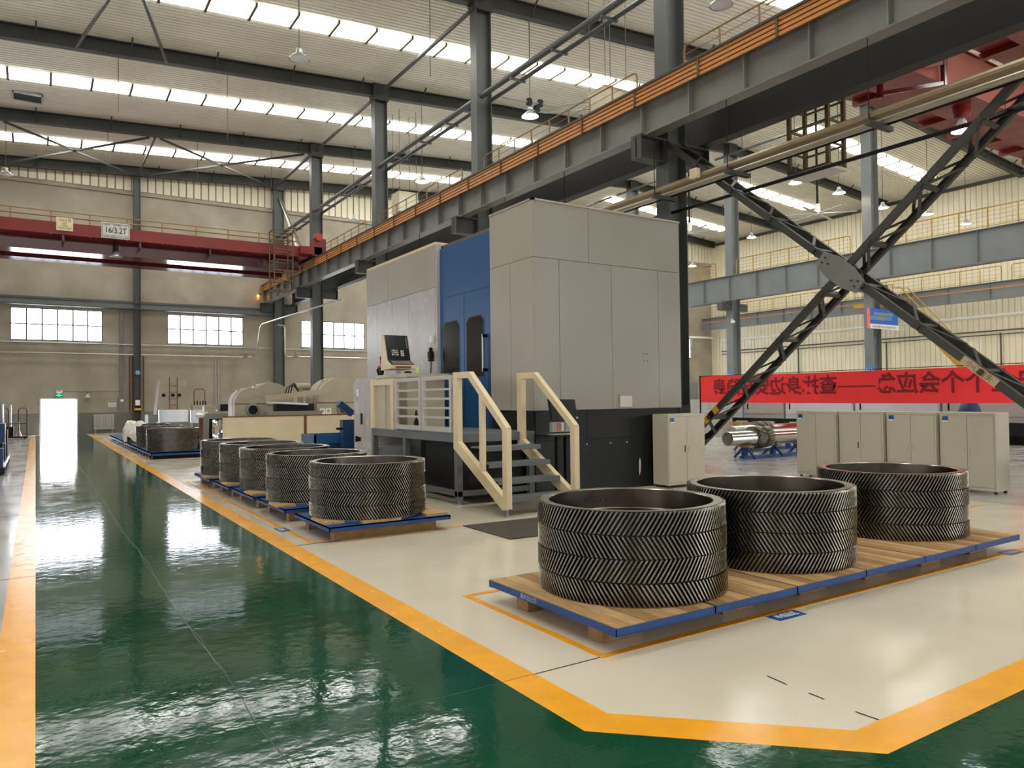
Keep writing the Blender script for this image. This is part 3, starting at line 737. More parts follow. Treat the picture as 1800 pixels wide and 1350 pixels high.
# far row
FROW = [(3.62, 25.2), (3.62, 28.1), (3.62, 31.2)]
fnm = ['at the front of the far row', 'second in the far row', 'under the plastic sheet']
for k, (x, y) in enumerate(FROW): stack(x, y, .21, (-1, 1, -1, 1), fnm[k], 'ring gears in the far row')
fpn = ['under the front stack of the far row', 'second of the far row', 'third of the far row', 'fourth of the far row', 'at the far end by the back wall']
for k in range(5):
    ya = 24.35+3.0*k; xa, xb = 2.88, 4.42
    p = thing('steel_pallet', 'long blue steel pallet ' + fpn[k], 'pallet', ((xa+xb)/2, ya+1.4, 0), 'steel pallets of the far row')
    MB().box(xa, xb, ya, ya+2.9, .17, .21).box(xa, xa+.02, ya, ya+2.9, .11, .21).box(xa, xb, ya, ya+.02, .11, .21).build('deck', 'pallet_blue', p)
    for j in range(4): B(xa+.06, xb-.06, ya+.15+.75*j, ya+.35+.75*j, .003, .17).build('bearer', 'black', p)
# plastic drape
mb = MB(); n, mrows = 14, 9
for i in range(n+1):
    for j in range(mrows+1):
        u, w = i/n-.5, j/mrows
        a = math.pi + .35 + u*1.9*(1-.55*min(w, .55)+.9*max(0, w-.55))
        r = .70 + .16*min(1, w*1.6) + .05*math.sin(i*2.1+j)*w
        zz = .93 + .06*math.sin(i*1.7) - max(0, w-.25)*.78*(1+.12*math.sin(i*1.3)) + .05*(1-w)
        mb.v.append((3.62+r*math.cos(a)*(1 if w > .2 else .85), 31.2+r*math.sin(a), zz))
for i in range(n):
    for j in range(mrows): mb.face((i*(mrows+1)+j, (i+1)*(mrows+1)+j, (i+1)*(mrows+1)+j+1, i*(mrows+1)+j+1), True)
tag(mb.build('plastic_sheet', 'plastic_wrap'), 'crumpled white plastic sheet draped over the far gear stack', 'plastic sheet')
# rings with reflected light painted white, and sheet behind the far row
for k, (x, y, r) in enumerate(((5.25, 36.5, .62), (6.05, 33.6, .58))):
    t = thing('wrapped_ring', 'bright wrapped metal ring %s of the two behind the far gears' % ('left', 'right')[k], 'ring', (x, y, .0), 'wrapped rings')
    B(x-r, x+r, y-r, y+r, 0, .82).build('support', 'grinder_grey', t)
    MB().lathe([(r, .82), (r, 1.36), (r-.05, 1.36), (r-.05, .82)], (x, y, 0), 28, close=True).build('ring', 'wrap_white', t)
t = thing('sheet_metal_bin', 'shiny slanted metal bin beside the cream boards', 'bin', (5.3, 25.2, 0))
mb = MB()
for i in range(9):
    for j in range(7):
        x = 4.75+.9*i/8; w = j/6; mb.v.append((x - .18*(1-w)*(i/8), 25.0+.12*math.sin(i*.9)+.06*math.sin(j*2+i)+.2*w, .12+1.0*w))
for i in range(8):
    for j in range(6): mb.face((i*7+j, (i+1)*7+j, (i+1)*7+j+1, i*7+j+1), True)
mb.build('sheet', 'polished', t)
MB().box(4.7, 5.75, 25.35, 25.42, 0, 1.15).build('backing', 'black', t)
st = thing('standing_tool', 'rusty standing tool wrapped at the top behind the far gears', 'tool', (4.75, 27.2, 0))
MB().tube([(4.75, 27.2, 0), (4.78, 27.2, 1.15)], .07, 8).build('handle', 'rust', st); MB().lathe([(.001, 1.12), (.14, 1.18), (.16, 1.26), (.08, 1.33), (.001, 1.34)], (4.75, 27.2, 0), 12).build('wrap', 'plastic_wrap', st)

# ================================================================== FLOOR STICKERS, MAT
def sticker(x, y, w, h, s, lab):
    t = thing('floor_sticker', lab, 'sticker', (x, y, .003), 'blue floor stickers')
    B(x-w/2, x+w/2, y-h/2, y+h/2, .002, .004).build('sticker_base', 'sticker_blue', t)
    text('lettering', s, h*.62, (x, y, .0046), (1,0,0), (0,1,0), 'text_white', t, bold=.002, squeeze=.75*w/(h*.62*len(s)))
sticker(4.875, 3.705, .32, .135, '半成品区', 'blue floor sticker with white characters beside the front pallets')
sticker(8.73, 3.805, .30, .14, '成品区', 'blue floor sticker at the right picture edge')
sticker(2.62+.12, 9.9, .14, .3, '区', 'small blue floor sticker beside the left row of stacks')
tag(MB().prism([(4.80,8.72),(4.80,7.55),(7.6,7.35),(7.6,8.62)], .001, .012, 'z').build('floor_mat', 'mat_brown'), 'dark brown floor mat at the foot of the stairs', 'mat')

# ================================================================== THE TALL MACHINE
MX0, MX1, MY0, MY1, MZ = 7.2, 10.72, 10.5, 18.1, 5.13
mc = thing('machining_centre', 'tall grey enclosed machine with dark base and blue sliding door', 'machine', (9, 14, 0))
YD0, YD1 = 11.93, 14.2
MB().box(MX0+.06, MX1-.02, MY0+.06, YD0, .02, 5.06).box(MX0+.16, MX1-.02, YD0, YD1, .02, 5.0).box(MX0+.06, MX1-.02, YD1, MY1-.02, .02, 5.0).build('core', 'machine_seam', mc)
# near end, upper light panels split at the seams seen
def panel(x0, x1, y0, y1, z0, z1, m, nm='cladding_panel', g=.004): return B(x0+(g if x1-x0 > .1 else 0), x1-(g if x1-x0 > .1 else 0), y0+(g if y1-y0 > .1 else 0), y1-(g if y1-y0 > .1 else 0), z0+g, z1-g).build(nm, m, mc)
for a, b in ((7.2, 8.43), (8.43, MX1)): panel(a, b, MY0, MY0+.06, 4.14, MZ, 'machine_grey')
for a, b in ((7.2, 7.76), (7.76, 8.96), (8.96, 10.13), (10.13, MX1)): panel(a, b, MY0, MY0+.06, 1.48, 4.14, 'machine_grey')
for a, b in ((7.2, 8.35), (8.35, MX1)): panel(a, b, MY0+.02, MY0+.06, .95, 1.48, 'dark_panel')
for a, b in ((7.2, 8.1), (8.1, 9.73), (9.73, MX1)): panel(a, b, MY0+.02, MY0+.06, .03, .95, 'dark_panel')
# aisle side
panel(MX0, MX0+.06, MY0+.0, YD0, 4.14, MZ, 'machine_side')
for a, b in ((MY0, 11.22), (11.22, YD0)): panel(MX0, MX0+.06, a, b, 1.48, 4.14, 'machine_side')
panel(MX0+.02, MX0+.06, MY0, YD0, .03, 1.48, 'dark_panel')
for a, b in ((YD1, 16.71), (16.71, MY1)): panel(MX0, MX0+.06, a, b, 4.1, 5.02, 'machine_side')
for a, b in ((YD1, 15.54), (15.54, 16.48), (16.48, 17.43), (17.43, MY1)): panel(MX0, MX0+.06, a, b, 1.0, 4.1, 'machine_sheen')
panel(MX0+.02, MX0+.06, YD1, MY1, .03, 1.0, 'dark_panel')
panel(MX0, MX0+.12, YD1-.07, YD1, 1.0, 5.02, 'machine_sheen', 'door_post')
# other sides and roof
panel(MX1-.06, MX1, MY0, MY1, 1.48, MZ, 'machine_grey'); panel(MX1-.06, MX1, MY0, MY1, .03, 1.48, 'dark_panel'); panel(MX0, MX1, MY1-.06, MY1, .03, MZ-.08, 'machine_grey')
panel(MX0, MX1, MY0, YD0, 5.06, MZ, 'machine_side', 'roof_panel'); panel(MX0+.5, MX1, YD0, YD1, 4.98, 5.06, 'machine_side', 'roof_panel'); panel(MX0, MX1, YD1, MY1, 5.0, 5.08, 'cream_paint', 'roof_panel')
B(MX0-.012, MX1+.012, MY0-.012, MY0+.05, MZ-.002, MZ+.03).build('roof_trim', 'machine_side', mc)
B(MX0-.012, MX0+.05, MY0-.012, YD0, MZ-.002, MZ+.03).build('roof_trim', 'machine_side', mc)
for dx, dz in ((9.74, 2.52), (9.82, 2.52), (9.74, 2.38), (9.82, 2.38)): MB().cyl((dx, MY0-.006, dz), .012, .012, 8, 'y').build('screw', 'brace_grey', mc)
nt = B(9.10, 9.43, MY0-.02, MY0, 1.50, 1.74).build('document_pocket', 'machine_grey', mc); B(9.12, 9.41, MY0-.024, MY0-.02, 1.52, 1.72).build('paper_sheet', 'paper', nt)
for x in (8.0, 8.35, 8.9, 9.3): MB().cyl((x, MY0+.012, .86), .014, .012, 8, 'y').build('screw', 'galvanised', mc)
MB().prism([(9.62,.55),(9.64,.45),(9.63,.3),(9.60,.22),(9.59,.35),(9.60,.5)], MY0+.014, MY0+.02, 'y').build('paint_chip', 'paper', mc)
# blue door
bd = B(MX0+.075, MX0+.12, YD0+.003, YD1-.075, 1.02, 4.90).build('sliding_door', 'blue_paint', mc)
for a, b, z0, z1 in ((YD0+.03, YD1-.30, 3.84, 4.88), (YD0+.03, 13.05, 1.05, 3.82), (13.07, YD1-.30, 1.05, 3.82)): B(MX0+.066, MX0+.076, a, b, z0, z1).build('door_skin', 'blue_paint', bd)
B(MX0+.03, MX0+.10, YD0+.001, YD0+.16, 1.02, 2.95).build('door_edge', 'blue_dark', bd)
for a, b, z0, z1 in ((13.28, 13.97, 2.24, 3.31), (12.30, 12.95, 2.15, 3.32)):
    c_ = .11
    MB().prism([(a+c_, z1), (b-c_, z1-.01), (b, z1-c_), (b, z0), (a, z0), (a, z1-c_)], MX0+.058, MX0+.068, 'x').build('viewing_window', 'door_window', bd)
    MB().prism([(a+c_-.02, z1+.025), (b-c_+.02, z1+.015), (b+.025, z1-c_+.01), (b+.025, z0-.025), (a-.025, z0-.025), (a-.025, z1-c_+.01)], MX0+.060, MX0+.067, 'x').build('window_rim', 'blue_dark', bd)
h = MB().tube([(MX0-.03, 12.17, 2.22), (MX0-.03, 12.17, 2.93)], .02, 8).build('door_handle', 'galvanised', bd)
for z in (2.25, 2.9): B(MX0-.045, MX0+.06, 12.145, 12.195, z-.03, z+.03).build('handle_block', 'black', h)
# telephone style pendant on the post
ph = thing('hand_pendant', 'black hand pendant with cord hanging beside the blue door', 'pendant', (7.15, 14.35, 1.2))
B(7.13, 7.19, 14.26, 14.36, 2.92, 3.06).build('socket', 'white', ph); MB().box(7.08, 7.18, 14.26, 14.36, 2.58, 2.72).lathe([(.001,2.5),(.06,2.52),(.05,2.6),(.04,2.8),(.001,2.82)], (7.13, 14.3, 0), 12).build('handset', 'black', ph)
MB().tube([(7.14, 14.3, 2.5), (7.13, 14.32, 2.2), (7.14, 14.3, 1.8), (7.14, 14.31, 1.25)], .012, 6).build('cord', 'black', ph)

# ------------------------------------------------------------------ platform and stairs
PX0, PX1, PY0, PY1, PZT = 5.65, 7.15, 10.43, 14.0, 1.14
pt = thing('service_platform', 'dark grey steel platform under the operator gate', 'platform', (6.4, 12.2, 0))
B(PX0, PX1, PY0, PY1, PZT-.02, PZT).build('deck', 'platform_grey', pt)
fr = MB()
for a, b in (((PX0+.05,PY0,PZT-.08),(PX0+.05,PY1,PZT-.08)),((PX0,PY0+.05,PZT-.08),(PX1,PY0+.05,PZT-.08)),((PX0,PY1-.05,PZT-.08),(PX1,PY1-.05,PZT-.08))): fr.bar(a, b, .1, .12)
fr.bar((PX0+.05,PY0,.18),(PX0+.05,PY1,.18),.08,.08).bar((PX0,PY0+.05,.18),(PX1,PY0+.05,.18),.08,.08)
fr.build('frame', 'platform_grey', pt)
for x, y in ((PX0+.05, PY0+.05), (PX0+.05, 12.45), (PX0+.05, PY1-.05), (PX1-.06, PY0+.05), (PX1-.06, PY1-.05)):
    l = B(x-.05, x+.05, y-.05, y+.05, .06, PZT-.02).build('leg', 'platform_grey', pt); MB().cyl((x, y, .003), .05, .02, 12).cyl((x, y, .02), .015, .05, 8).build('levelling_foot', 'galvanised', l)
B(PX1-.03, PX1-.01, PY0+.3, PY1, .12, PZT-.05).build('back_skirt', 'black', pt)
B(PX0+.30, PX0+.32, PY0+.16, 12.2, .10, PZT-.03).build('side_skirt', 'black', pt); B(PX0+.30, PX1-.03, PY0+.14, PY0+.16, .10, PZT-.03).build('front_skirt', 'black', pt)
sr = thing('stairs', 'short steel stairs with cream stringers and handrails', 'stairs', (6.3, 9.7, 0))
ST = [(9.98, .955), (9.72, .725), (9.46, .495), (9.20, .265)]
for y, z in ST: MB().box(5.72, 6.84, y-.17, y+.13, z-.02, z).box(5.72, 6.84, y-.17, y-.15, z-.07, z-.02).build('tread', 'platform_grey', sr)
def rail(x, nm, post):
    mm = MB()
    B(x-.045, x+.045, 10.36, 10.50, .92, 2.125).build('top_post', 'cream_paint', sr); B(x-.045, x+.045, 8.92, 9.03, .12, 1.27).build('bottom_post', 'cream_paint', sr)
    B(x-.044, x+.044, 9.98, 10.36, 2.025, 2.124).build('landing_rail', 'cream_paint', sr)
    mm.bar((x, 10.02, 2.085), (x, 8.955, 1.245), .085, .10).build('hand_rail', 'cream_paint', sr)
    MB().bar((x, 10.48, .99), (x, 9.0, .165), .085, .17).build('stringer', 'cream_paint', sr)
    if post: MB().box(x-.03, x+.03, 9.61, 9.71, .5, 1.76).build('mid_post', 'cream_paint', sr)
    MB().cyl((x, 8.98, .003), .05, .02, 12).cyl((x, 8.98, .02), .015, .12, 8).build('levelling_foot', 'galvanised', sr)
rail(5.67, 'left', True); rail(6.89, 'right', False)
# gate and cream frame on the aisle side of the platform
gt = thing('platform_gate', 'two-leaf grey barred gate on the platform edge', 'gate', (5.66, 11.7, PZT))
for a, b in ((10.58, 11.66), (11.72, 12.80)):
    lf = MB().box(5.63, 5.68, a, a+.07, PZT+.02, 2.09).box(5.63, 5.68, b-.07, b, PZT+.02, 2.09).box(5.632, 5.678, a+.07, b-.07, 2.02, 2.088).box(5.632, 5.678, a+.07, b-.07, PZT+.022, PZT+.10).build('gate_leaf', 'gate_grey', gt)
    for k in range(1, 5):
        z = PZT+.10+k*(2.02-PZT-.1)/5; B(5.635, 5.675, a+.07, b-.07, z-.018, z+.018).build('gate_bar', 'gate_grey', lf)
for z in (1.3, 1.9): B(5.61, 5.66, 10.52, 10.58, z-.03, z+.03).build('hinge', 'galvanised', gt)
cf = thing('cream_door_frame', 'cream framed panel left of the platform gate', 'frame', (5.66, 13.4, PZT))
MB().box(5.62, 5.70, 12.86, 12.98, PZT, 2.10).box(5.62, 5.70, 13.80, 13.98, PZT, 2.10).box(5.622, 5.698, 12.98, 13.80, 1.98, 2.098).build('frame', 'cream_paint', cf)
B(5.66, 5.68, 12.98, 13.80, PZT, 1.98).build('infill_panel', 'cream_dull', cf); B(5.64, 5.66, 13.28, 13.34, PZT, 1.98).build('panel_rib', 'cream_dull', cf)
bt = thing('dark_bottle', 'small dark bottle standing on the platform behind the gate', 'bottle', (5.85, 12.35, PZT))
MB().lathe([(.001,0),(.045,0),(.045,.15),(.02,.2),(.016,.26),(.03,.27),(.012,.36),(.001,.37)], (5.85, 12.35, PZT), 12).build('body', 'black', bt)
# control console
cs = thing('control_console', 'cream console with black screen and keyboard on the platform', 'control panel', (6.1, 13.5, PZT))
B(5.95, 6.75, 12.95, 14.25, PZT, 2.13).build('pedestal_cabinet', 'cream_dull', cs)
MB().prism([(5.9,12.85),(6.8,12.85),(6.8,14.3),(5.9,14.3)], 2.13, 2.20, 'z').build('pedestal_top', 'cream_dull', cs)
MB().box(5.96, 6.06, 13.48, 13.58, 2.2, 2.34).build('neck', 'galvanised', cs)
# panel faces the operator (towards the stairs) and leans back; profile in Y/Z extruded along X
def pf(pts): return [(a, b) for a, b in pts]
hs = MB().prism(pf([(13.22, 2.30), (13.22, 2.37), (13.42, 2.46), (13.58, 2.98), (13.68, 2.98), (13.72, 2.28)]), 5.74, 6.26, 'x').build('housing', 'cream_paint', cs)
def slope_quad(t0, t1, xa, xb, th, name, m, parent, key=False):
    A = (13.42, 2.46) if not key else (13.22, 2.37); Bp = (13.58, 2.98) if not key else (13.42, 2.46)
    p = lambda t: Vector((0, A[0]+(Bp[0]-A[0])*t, A[1]+(Bp[1]-A[1])*t)); d = (p(1)-p(0)).normalized(); nrm = Vector((0, -d.z, d.y))
    q = [p(t0)+Vector((xa,0,0)), p(t0)+Vector((xb,0,0)), p(t1)+Vector((xb,0,0)), p(t1)+Vector((xa,0,0))]; mm = MB()
    mm.v = [tuple(v) for v in q] + [tuple(v+nrm*th) for v in q]
    for f in ((0,1,2,3),(7,6,5,4),(0,4,5,1),(1,5,6,2),(2,6,7,3),(3,7,4,0)): mm.face(f)
    return mm.build(name, m, parent)
scp = slope_quad(.02, .98, 5.76, 6.24, .012, 'front_plate', 'black_gloss', hs)
slope_quad(.46, .93, 5.80, 6.16, .016, 'display', 'screen', scp)
for r_ in range(3):
    for c_ in range(4): slope_quad(.20+.08*r_, .26+.08*r_, 5.86+.036*c_, 5.888+.036*c_, .018, 'key', 'key_grey' if (r_+c_) % 3 else 'paper', scp)
    for c_ in range(2): slope_quad(.18+.08*r_, .24+.08*r_, 6.05+.036*c_, 6.078+.036*c_, .018, 'key', 'paper', scp)
for r_ in range(8): slope_quad(.50+.055*r_, .53+.055*r_, 6.19, 6.215, .016, 'key', 'key_grey', scp)
kp = slope_quad(.05, .95, 5.76, 6.24, .01, 'keyboard', 'black_gloss', hs, True)
for r_ in range(2):
    for c_ in range(11): slope_quad(.2+.32*r_, .42+.32*r_, 5.80+.037*c_, 5.826+.037*c_, .014, 'key', 'key_grey', kp, True)
B(5.84, 6.16, 13.212, 13.22, 2.315, 2.345).build('trim_strip', 'maroon', hs)
bt = thing('spray_bottle', 'pale green bottle beside the console neck', 'bottle', (6.32, 13.25, 2.2))
MB().lathe([(.001,0),(.05,0),(.05,.1),(.025,.12),(.025,.14),(.001,.14)], (6.32, 13.25, 2.2), 12).build('body', 'lime', bt)
tag(MB().lathe([(.001,2.2),(.07,2.2),(.08,2.22),(.05,2.25),(.001,2.255)], (6.05, 13.12, 0), 12).build('hand_mouse', 'black'), 'black mouse on the console top', 'mouse')
# electrical cabinet and signal tower
ec = thing('electrical_cabinet', 'pale grey electrical cabinet left of the platform', 'cabinet', (6.2, 15.0, 0))
B(5.92, 6.9, 14.35, 15.66, .02, 2.16).build('body', 'machine_sheen', ec)
for a, b in ((14.37, 15.0), (15.0, 15.64)): B(5.905, 5.92, a+.005, b-.005, .08, 2.12).build('door', 'machine_sheen', ec)
MB().box(5.88, 5.905, 15.14, 15.20, 1.18, 1.42).build('door_handle', 'black', ec); MB().cyl((5.83, 15.28, .86), .05, .08, 10, 'x').box(5.8, 5.84, 15.26, 15.30, .80, .93).build('main_switch', 'black', ec); B(5.9, 5.906, 15.35, 15.48, 1.78, 1.94).build('name_plate', 'white', ec)
tw = thing('signal_tower', 'red and black signal tower light on the grey cabinet', 'signal light', (6.3, 15.2, 2.16))
for k, (m_, z) in enumerate((('black', 2.16), ('black', 2.26), ('signal_red', 2.40), ('maroon', 2.48), ('black', 2.56))):
    MB().cyl((6.3, 15.0, z), .03 if k == 0 else .045, .1 if k < 2 else .08, 12).build('lens' if k > 1 else 'stem', m_, tw)
MB().tube([(6.4, 15.3, 2.16), (6.35, 15.35, 2.36), (6.33, 15.2, 2.42), (6.3, 15.05, 2.38)], .035, 8).build('cable', 'black', tw)
wt = thing('white_box', 'low white box standing under the platform', 'box', (6.1, 14.15, 0)); B(5.8, 6.5, 14.05, 14.33, .02, .75).build('body', 'machine_white', wt); B(5.79, 5.8, 14.07, 14.31, .05, .7).build('door', 'machine_white', wt)
# second terminal by the stairs
tm = thing('terminal_stand', 'black monitor back with keypad on a pedestal by the stairs', 'terminal', (7.4, 9.95, 0))
MB().box(7.24, 7.30, 9.9, 9.98, .02, 1.1).box(7.42, 7.48, 9.9, 9.98, .02, 1.1).box(7.1, 7.65, 9.75, 10.15, 0, .03).build('pedestal', 'black', tm)
B(6.94, 7.84, 9.72, 10.15, 1.07, 1.10).build('shelf', 'black', tm); MB().prism([(7.06,9.74),(7.45,9.70),(7.5,9.95),(7.12,10.0)], 1.10, 1.106, 'z').build('paper_sheet', 'paper', tm)
MB().prism([(7.06,1.68),(7.58,1.67),(7.64,1.34),(7.12,1.34)], 9.86, 9.92, 'y').build('monitor_housing', 'dark_panel', tm); B(7.12, 7.26, 9.88, 9.91, 1.67, 1.695).build('camera_clip', 'black', tm)
kb = B(7.10, 7.46, 9.84, 9.92, 1.14, 1.30).build('keypad_box', 'machine_grey', tm)
for r_ in range(4):
    for c_ in range(4): B(7.19+.05*c_, 7.22+.05*c_, 9.832, 9.84, 1.16+.033*r_, 1.18+.033*r_).build('key', ['key_red', 'key_red', 'white', 'key_blue'][c_], kb)
MB().cyl((7.62, 9.85, 1.365), .014, .01, 8, 'y').build('power_button', 'white', tm)

# ================================================================== STEEL CABINETS
def locker(cx, cy, rot, label, badge, group=None, dark_handle=False):
    t = thing('steel_cabinet', label, 'cabinet', (cx, cy, 0), group)
    W_, D_, H_ = .93, .42, 1.37
    def P(mb, nm, m, par=t): return mb.build(nm, m, par)
    o = lambda x0, x1, y0, y1, z0, z1: MB().box(cx+x0, cx+x1, cy+y0, cy+y1, z0, z1)
    P(o(-W_/2+.002, W_/2-.002, .021, D_, .051, H_-.002), 'body', 'cabinet_beige')
    fr = o(-W_/2+.03, W_/2-.03, .001, .02, H_-.05, H_-.001); 
    for b in (o(-W_/2, -W_/2+.03, 0, .02, .05, H_), o(W_/2-.03, W_/2, 0, .02, .05, H_), o(-W_/2+.03, W_/2-.03, .001, .02, .051, .1)):
        i = len(fr.v); fr.v += b.v; [fr.face([q+i for q in f]) for f in b.f]
    P(fr, 'front_frame', 'cabinet_beige')
    for s in (-1, 1):
        a, b = sorted((s*.004, s*(W_/2-.034)))
        d = P(o(a, b, -.004, .012, .105, H_-.055), 'door', 'cabinet_beige')
        hh = P(o(s*.05-.008, s*.05+.008, -.012, -.004, .66, .78), 'door_handle', 'black' if (s < 0 and dark_handle) else 'cream_dull', d)
    for x in (-W_/2+.03, W_/2-.07):
        for y in (.04, D_-.08): P(o(x, x+.04, y, y+.04, 0, .05), 'foot', 'brace_grey')
    if badge:
        b = P(o(-W_/2+.05, -W_/2+.15, -.008, -.004, H_-.17, H_-.07), 'label_card', 'sticker_blue'); P(o(-W_/2+.052, -W_/2+.148, -.010, -.008, H_-.168, H_-.145), 'label_strip', 'white', b)
    t.rotation_euler = (0, 0, rot); return t
locker(10.30, 9.97, R(-2), 'grey steel cabinet with blue label in front of the dark machine base', True, dark_handle=True)
cl = ['leftmost of the four in the row, partly hidden by gears', 'second of the four in the row, without a label', 'third of the four in the row below the banner', 'rightmost of the four in the row below the brace foot']
for k in range(4):
    y = 9.88-.965*(k+.5); locker(13.40+.02*k, y, R(-90-2.5), 'grey steel cabinet, ' + cl[k], k != 1, 'steel cabinets in the row', k == 1)

# ================================================================== BANNER
bn = thing('banner', 'long red banner with mirrored Chinese slogan seen from behind', 'banner', (22, 13, 1.4))
mb = MB(); n, mr = 60, 5
for i in range(n+1):
    for j in range(mr+1):
        y = 20.5-(20.5-3.5)*i/n; w = j/mr
        mb.v.append((22+.035*math.sin(i*.55)*math.sin(w*3)+.02*math.sin(i*1.7), y, (1.45-.035*math.sin(math.pi*i/n)) + w*(1.02+.0*i)))
for i in range(n):
    for j in range(mr): k = i*(mr+1)+j; mb.face((k, k+mr+1, k+mr+2, k+1), True)
mb.build('cloth', 'banner_red', bn)
chars = '人人讲安全个个会应急——查找身边安全隐患'
y = 19.5; step = .658
for ch in reversed(chars):
    if ch == '—':
        B(21.93, 21.94, y-.32, y+.31, 1.93, 1.98).build('lettering', 'banner_text', bn)
    else: text('lettering', ch, .66, (21.93, y, 1.98), (0, 1, 0), (0, 0, 1), 'banner_text', bn, bold=.018)
    y -= step
for yy in (20.55, 3.4): MB().tube([(22.02, yy, 0), (22.02, yy, 2.5)], .03, 8).build('pole', 'black', bn)
MB().tube([(22.02, 20.55, 2.48), (22.02, 3.4, 2.48)], .012, 6).build('rope', 'black', bn)

# ================================================================== HANGING LAMPS, FANS, HEATERS
def lamp(x, y, z, lit, label, top=None):
    t = thing('pendant_lamp', label, 'lamp', (x, y, z), 'high bay pendant lamps')
    MB().lathe([(.31, 0), (.30, .03), (.20, .12), (.12, .17), (.09, .18), (.001, .18)], (x, y, z), 20).build('shade', 'lamp_shade', t)
    MB().lathe([(.001, .0), (.26, .005), (.285, .025), (.001, .03)], (x, y, z), 20).build('diffuser', {0: 'lamp_off', 1: 'lamp_lit', 2: 'lamp_warm'}[lit], t)
    MB().lathe([(.10, .18), (.10, .30), (.05, .34), (.001, .34)], (x, y, z), 12).build('housing', 'lamp_shade', t)
    MB().tube([(x, y, z+.33), (x, y, roof_z(x)-.02)], .014, 5).build('drop_rod', 'brace_grey', t)
for (x, y, lit, lab) in (
    (15.22, 22.24, 1, 'bright white pendant lamp above the middle crane rail'),
    (15.41, 31.64, 1, 'lit pendant lamp between the two columns above the left cabin'),
    (6.69, 22.08, 0, 'unlit pendant lamp hanging high at the upper left of centre'),
    (-1.14, 40.15, 0, 'unlit pendant lamp at the left picture edge'),
    (15.36, 40.49, 0, 'small pendant lamp near the back wall right of the red crane'),
    (15.22, 13.25, 0, 'unlit pendant lamp at the top edge right of the near column'),
    (27.08, 22.51, 1, 'greenish lit pendant lamp just right of the near column'),
    (31.07, 22.65, 2, 'lit pendant lamp below the inspection cage'),
    (34.62, 22.66, 2, 'lit pendant lamp right of the ceiling fan'),
    (39.51, 23.23, 2, 'lit pendant lamp right of the pale column'),
    (43.18, 22.72, 2, 'lit pendant lamp beside the rising lattice brace'),
    (47.72, 22.83, 2, 'rightmost lit pendant lamp over the yellow railing'),
    (39.32, 32.04, 2, 'lit pendant lamp above the falling lattice brace'),
    (43.77, 41.47, 2, 'smallest lit pendant lamp close to the machine edge')): lamp(x, y, 12.0, lit, lab)
lp = thing('crane_floodlight', 'dull round floodlight fixed under the left red crane', 'lamp', (3.0, 37.7, 8.2))
MB().lathe([(.26, 8.28), (.16, 8.42), (.09, 8.5), (.001, 8.5)], (3.05, 37.6, 0), 18).build('shade', 'lamp_shade', lp); MB().cyl((3.05, 37.6, 8.5), .08, .52, 10).build('bracket', 'black', lp)
lp = thing('crane_floodlight', 'white floodlight under the right red crane', 'lamp', (20.6, 9.9, 8.5))
MB().lathe([(.26, 8.62), (.14, 8.80), (.08, 8.95), (.001, 8.95)], (20.6, 9.9, 0), 18).build('shade', 'white', lp); MB().cyl((20.6, 9.9, 8.63), .24, .02, 18).build('diffuser', 'lamp_lit', lp)
def fan(x, y, z, label, r=1.95):
    t = thing('ceiling_fan', label, 'fan', (x, y, z), 'large ceiling fans')
    MB().tube([(x, y, z+.5), (x, y, roof_z(x)-.1)], .06, 8).build('drop_rod', 'black', t)
    MB().cyl((x, y, z), .2, .1, 16).cyl((x, y, z+.1), .15, .45, 14).build('motor', 'white', t)
    for k in range(6):
        a = R(60*k+14); d = Vector((math.cos(a), math.sin(a), 0)); c0 = Vector((x, y, z+.04))
        MB().bar(c0+d*.18, c0+d*r, .16, .03).build('blade', 'galvanised', t)
fan(35.2, 24.32, 11.35, 'white six-blade ceiling fan below the inspection cage'); fan(32.5, 30.97, 11.35, 'six-blade ceiling fan partly hidden by the near column')
def heater(x, y, z, label):
    t = thing('unit_heater', label, 'heater', (x, y, z), 'hanging unit heaters')
    B(x-.5, x+.5, y-.45, y+.45, z, z+.95).build('casing', 'cream_dull', t); B(x-.52, x+.52, y-.47, y+.47, z+.95, z+.99).build('lid', 'cream_dull', t)
    MB().lathe([(.34, -.16), (.34, 0), (.30, 0), (.30, -.16)], (x, y, z), 18, close=True).build('outlet', 'black', t)
    for dx in (-.45, .45):
        for dy in (-.4, .4): MB().tube([(x+dx, y+dy, z+.98), (x+dx, y+dy, roof_z(x)-.02)], .012, 5).build('hanger_rod', 'brace_grey', t)
heater(16.1, 18.9, 10.9, 'cream unit heater hanging behind the rail above the tall machine'); heater(15.4, 33.6, 10.9, 'cream unit heater hanging behind the far railing')
ps = thing('heater_pipe_loop', 'grey heater pipes with black valves near the bright lamp', 'pipes', (14.5, 21, 11))
MB().tube([(13.1, 20.8, 11.75), (14.2, 20.6, 11.75), (14.9, 20.2, 11.6), (15.5, 19.4, 11.6), (15.9, 19.2, 11.7)], .03, 6).build('pipe', 'galvanised', ps)
MB().tube([(13.1, 20.8, 11.55), (14.6, 20.4, 11.4), (15.3, 19.4, 11.3), (15.9, 19.2, 11.45)], .03, 6).build('pipe', 'galvanised', ps)
for (x, y, z) in ((14.1, 20.65, 11.75), (14.45, 20.5, 11.72), (14.3, 20.5, 11.5)): MB().box(x-.08, x+.08, y-.08, y+.08, z-.09, z+.09).cyl((x, y, z+.09), .09, .03, 10).build('valve', 'black', ps)
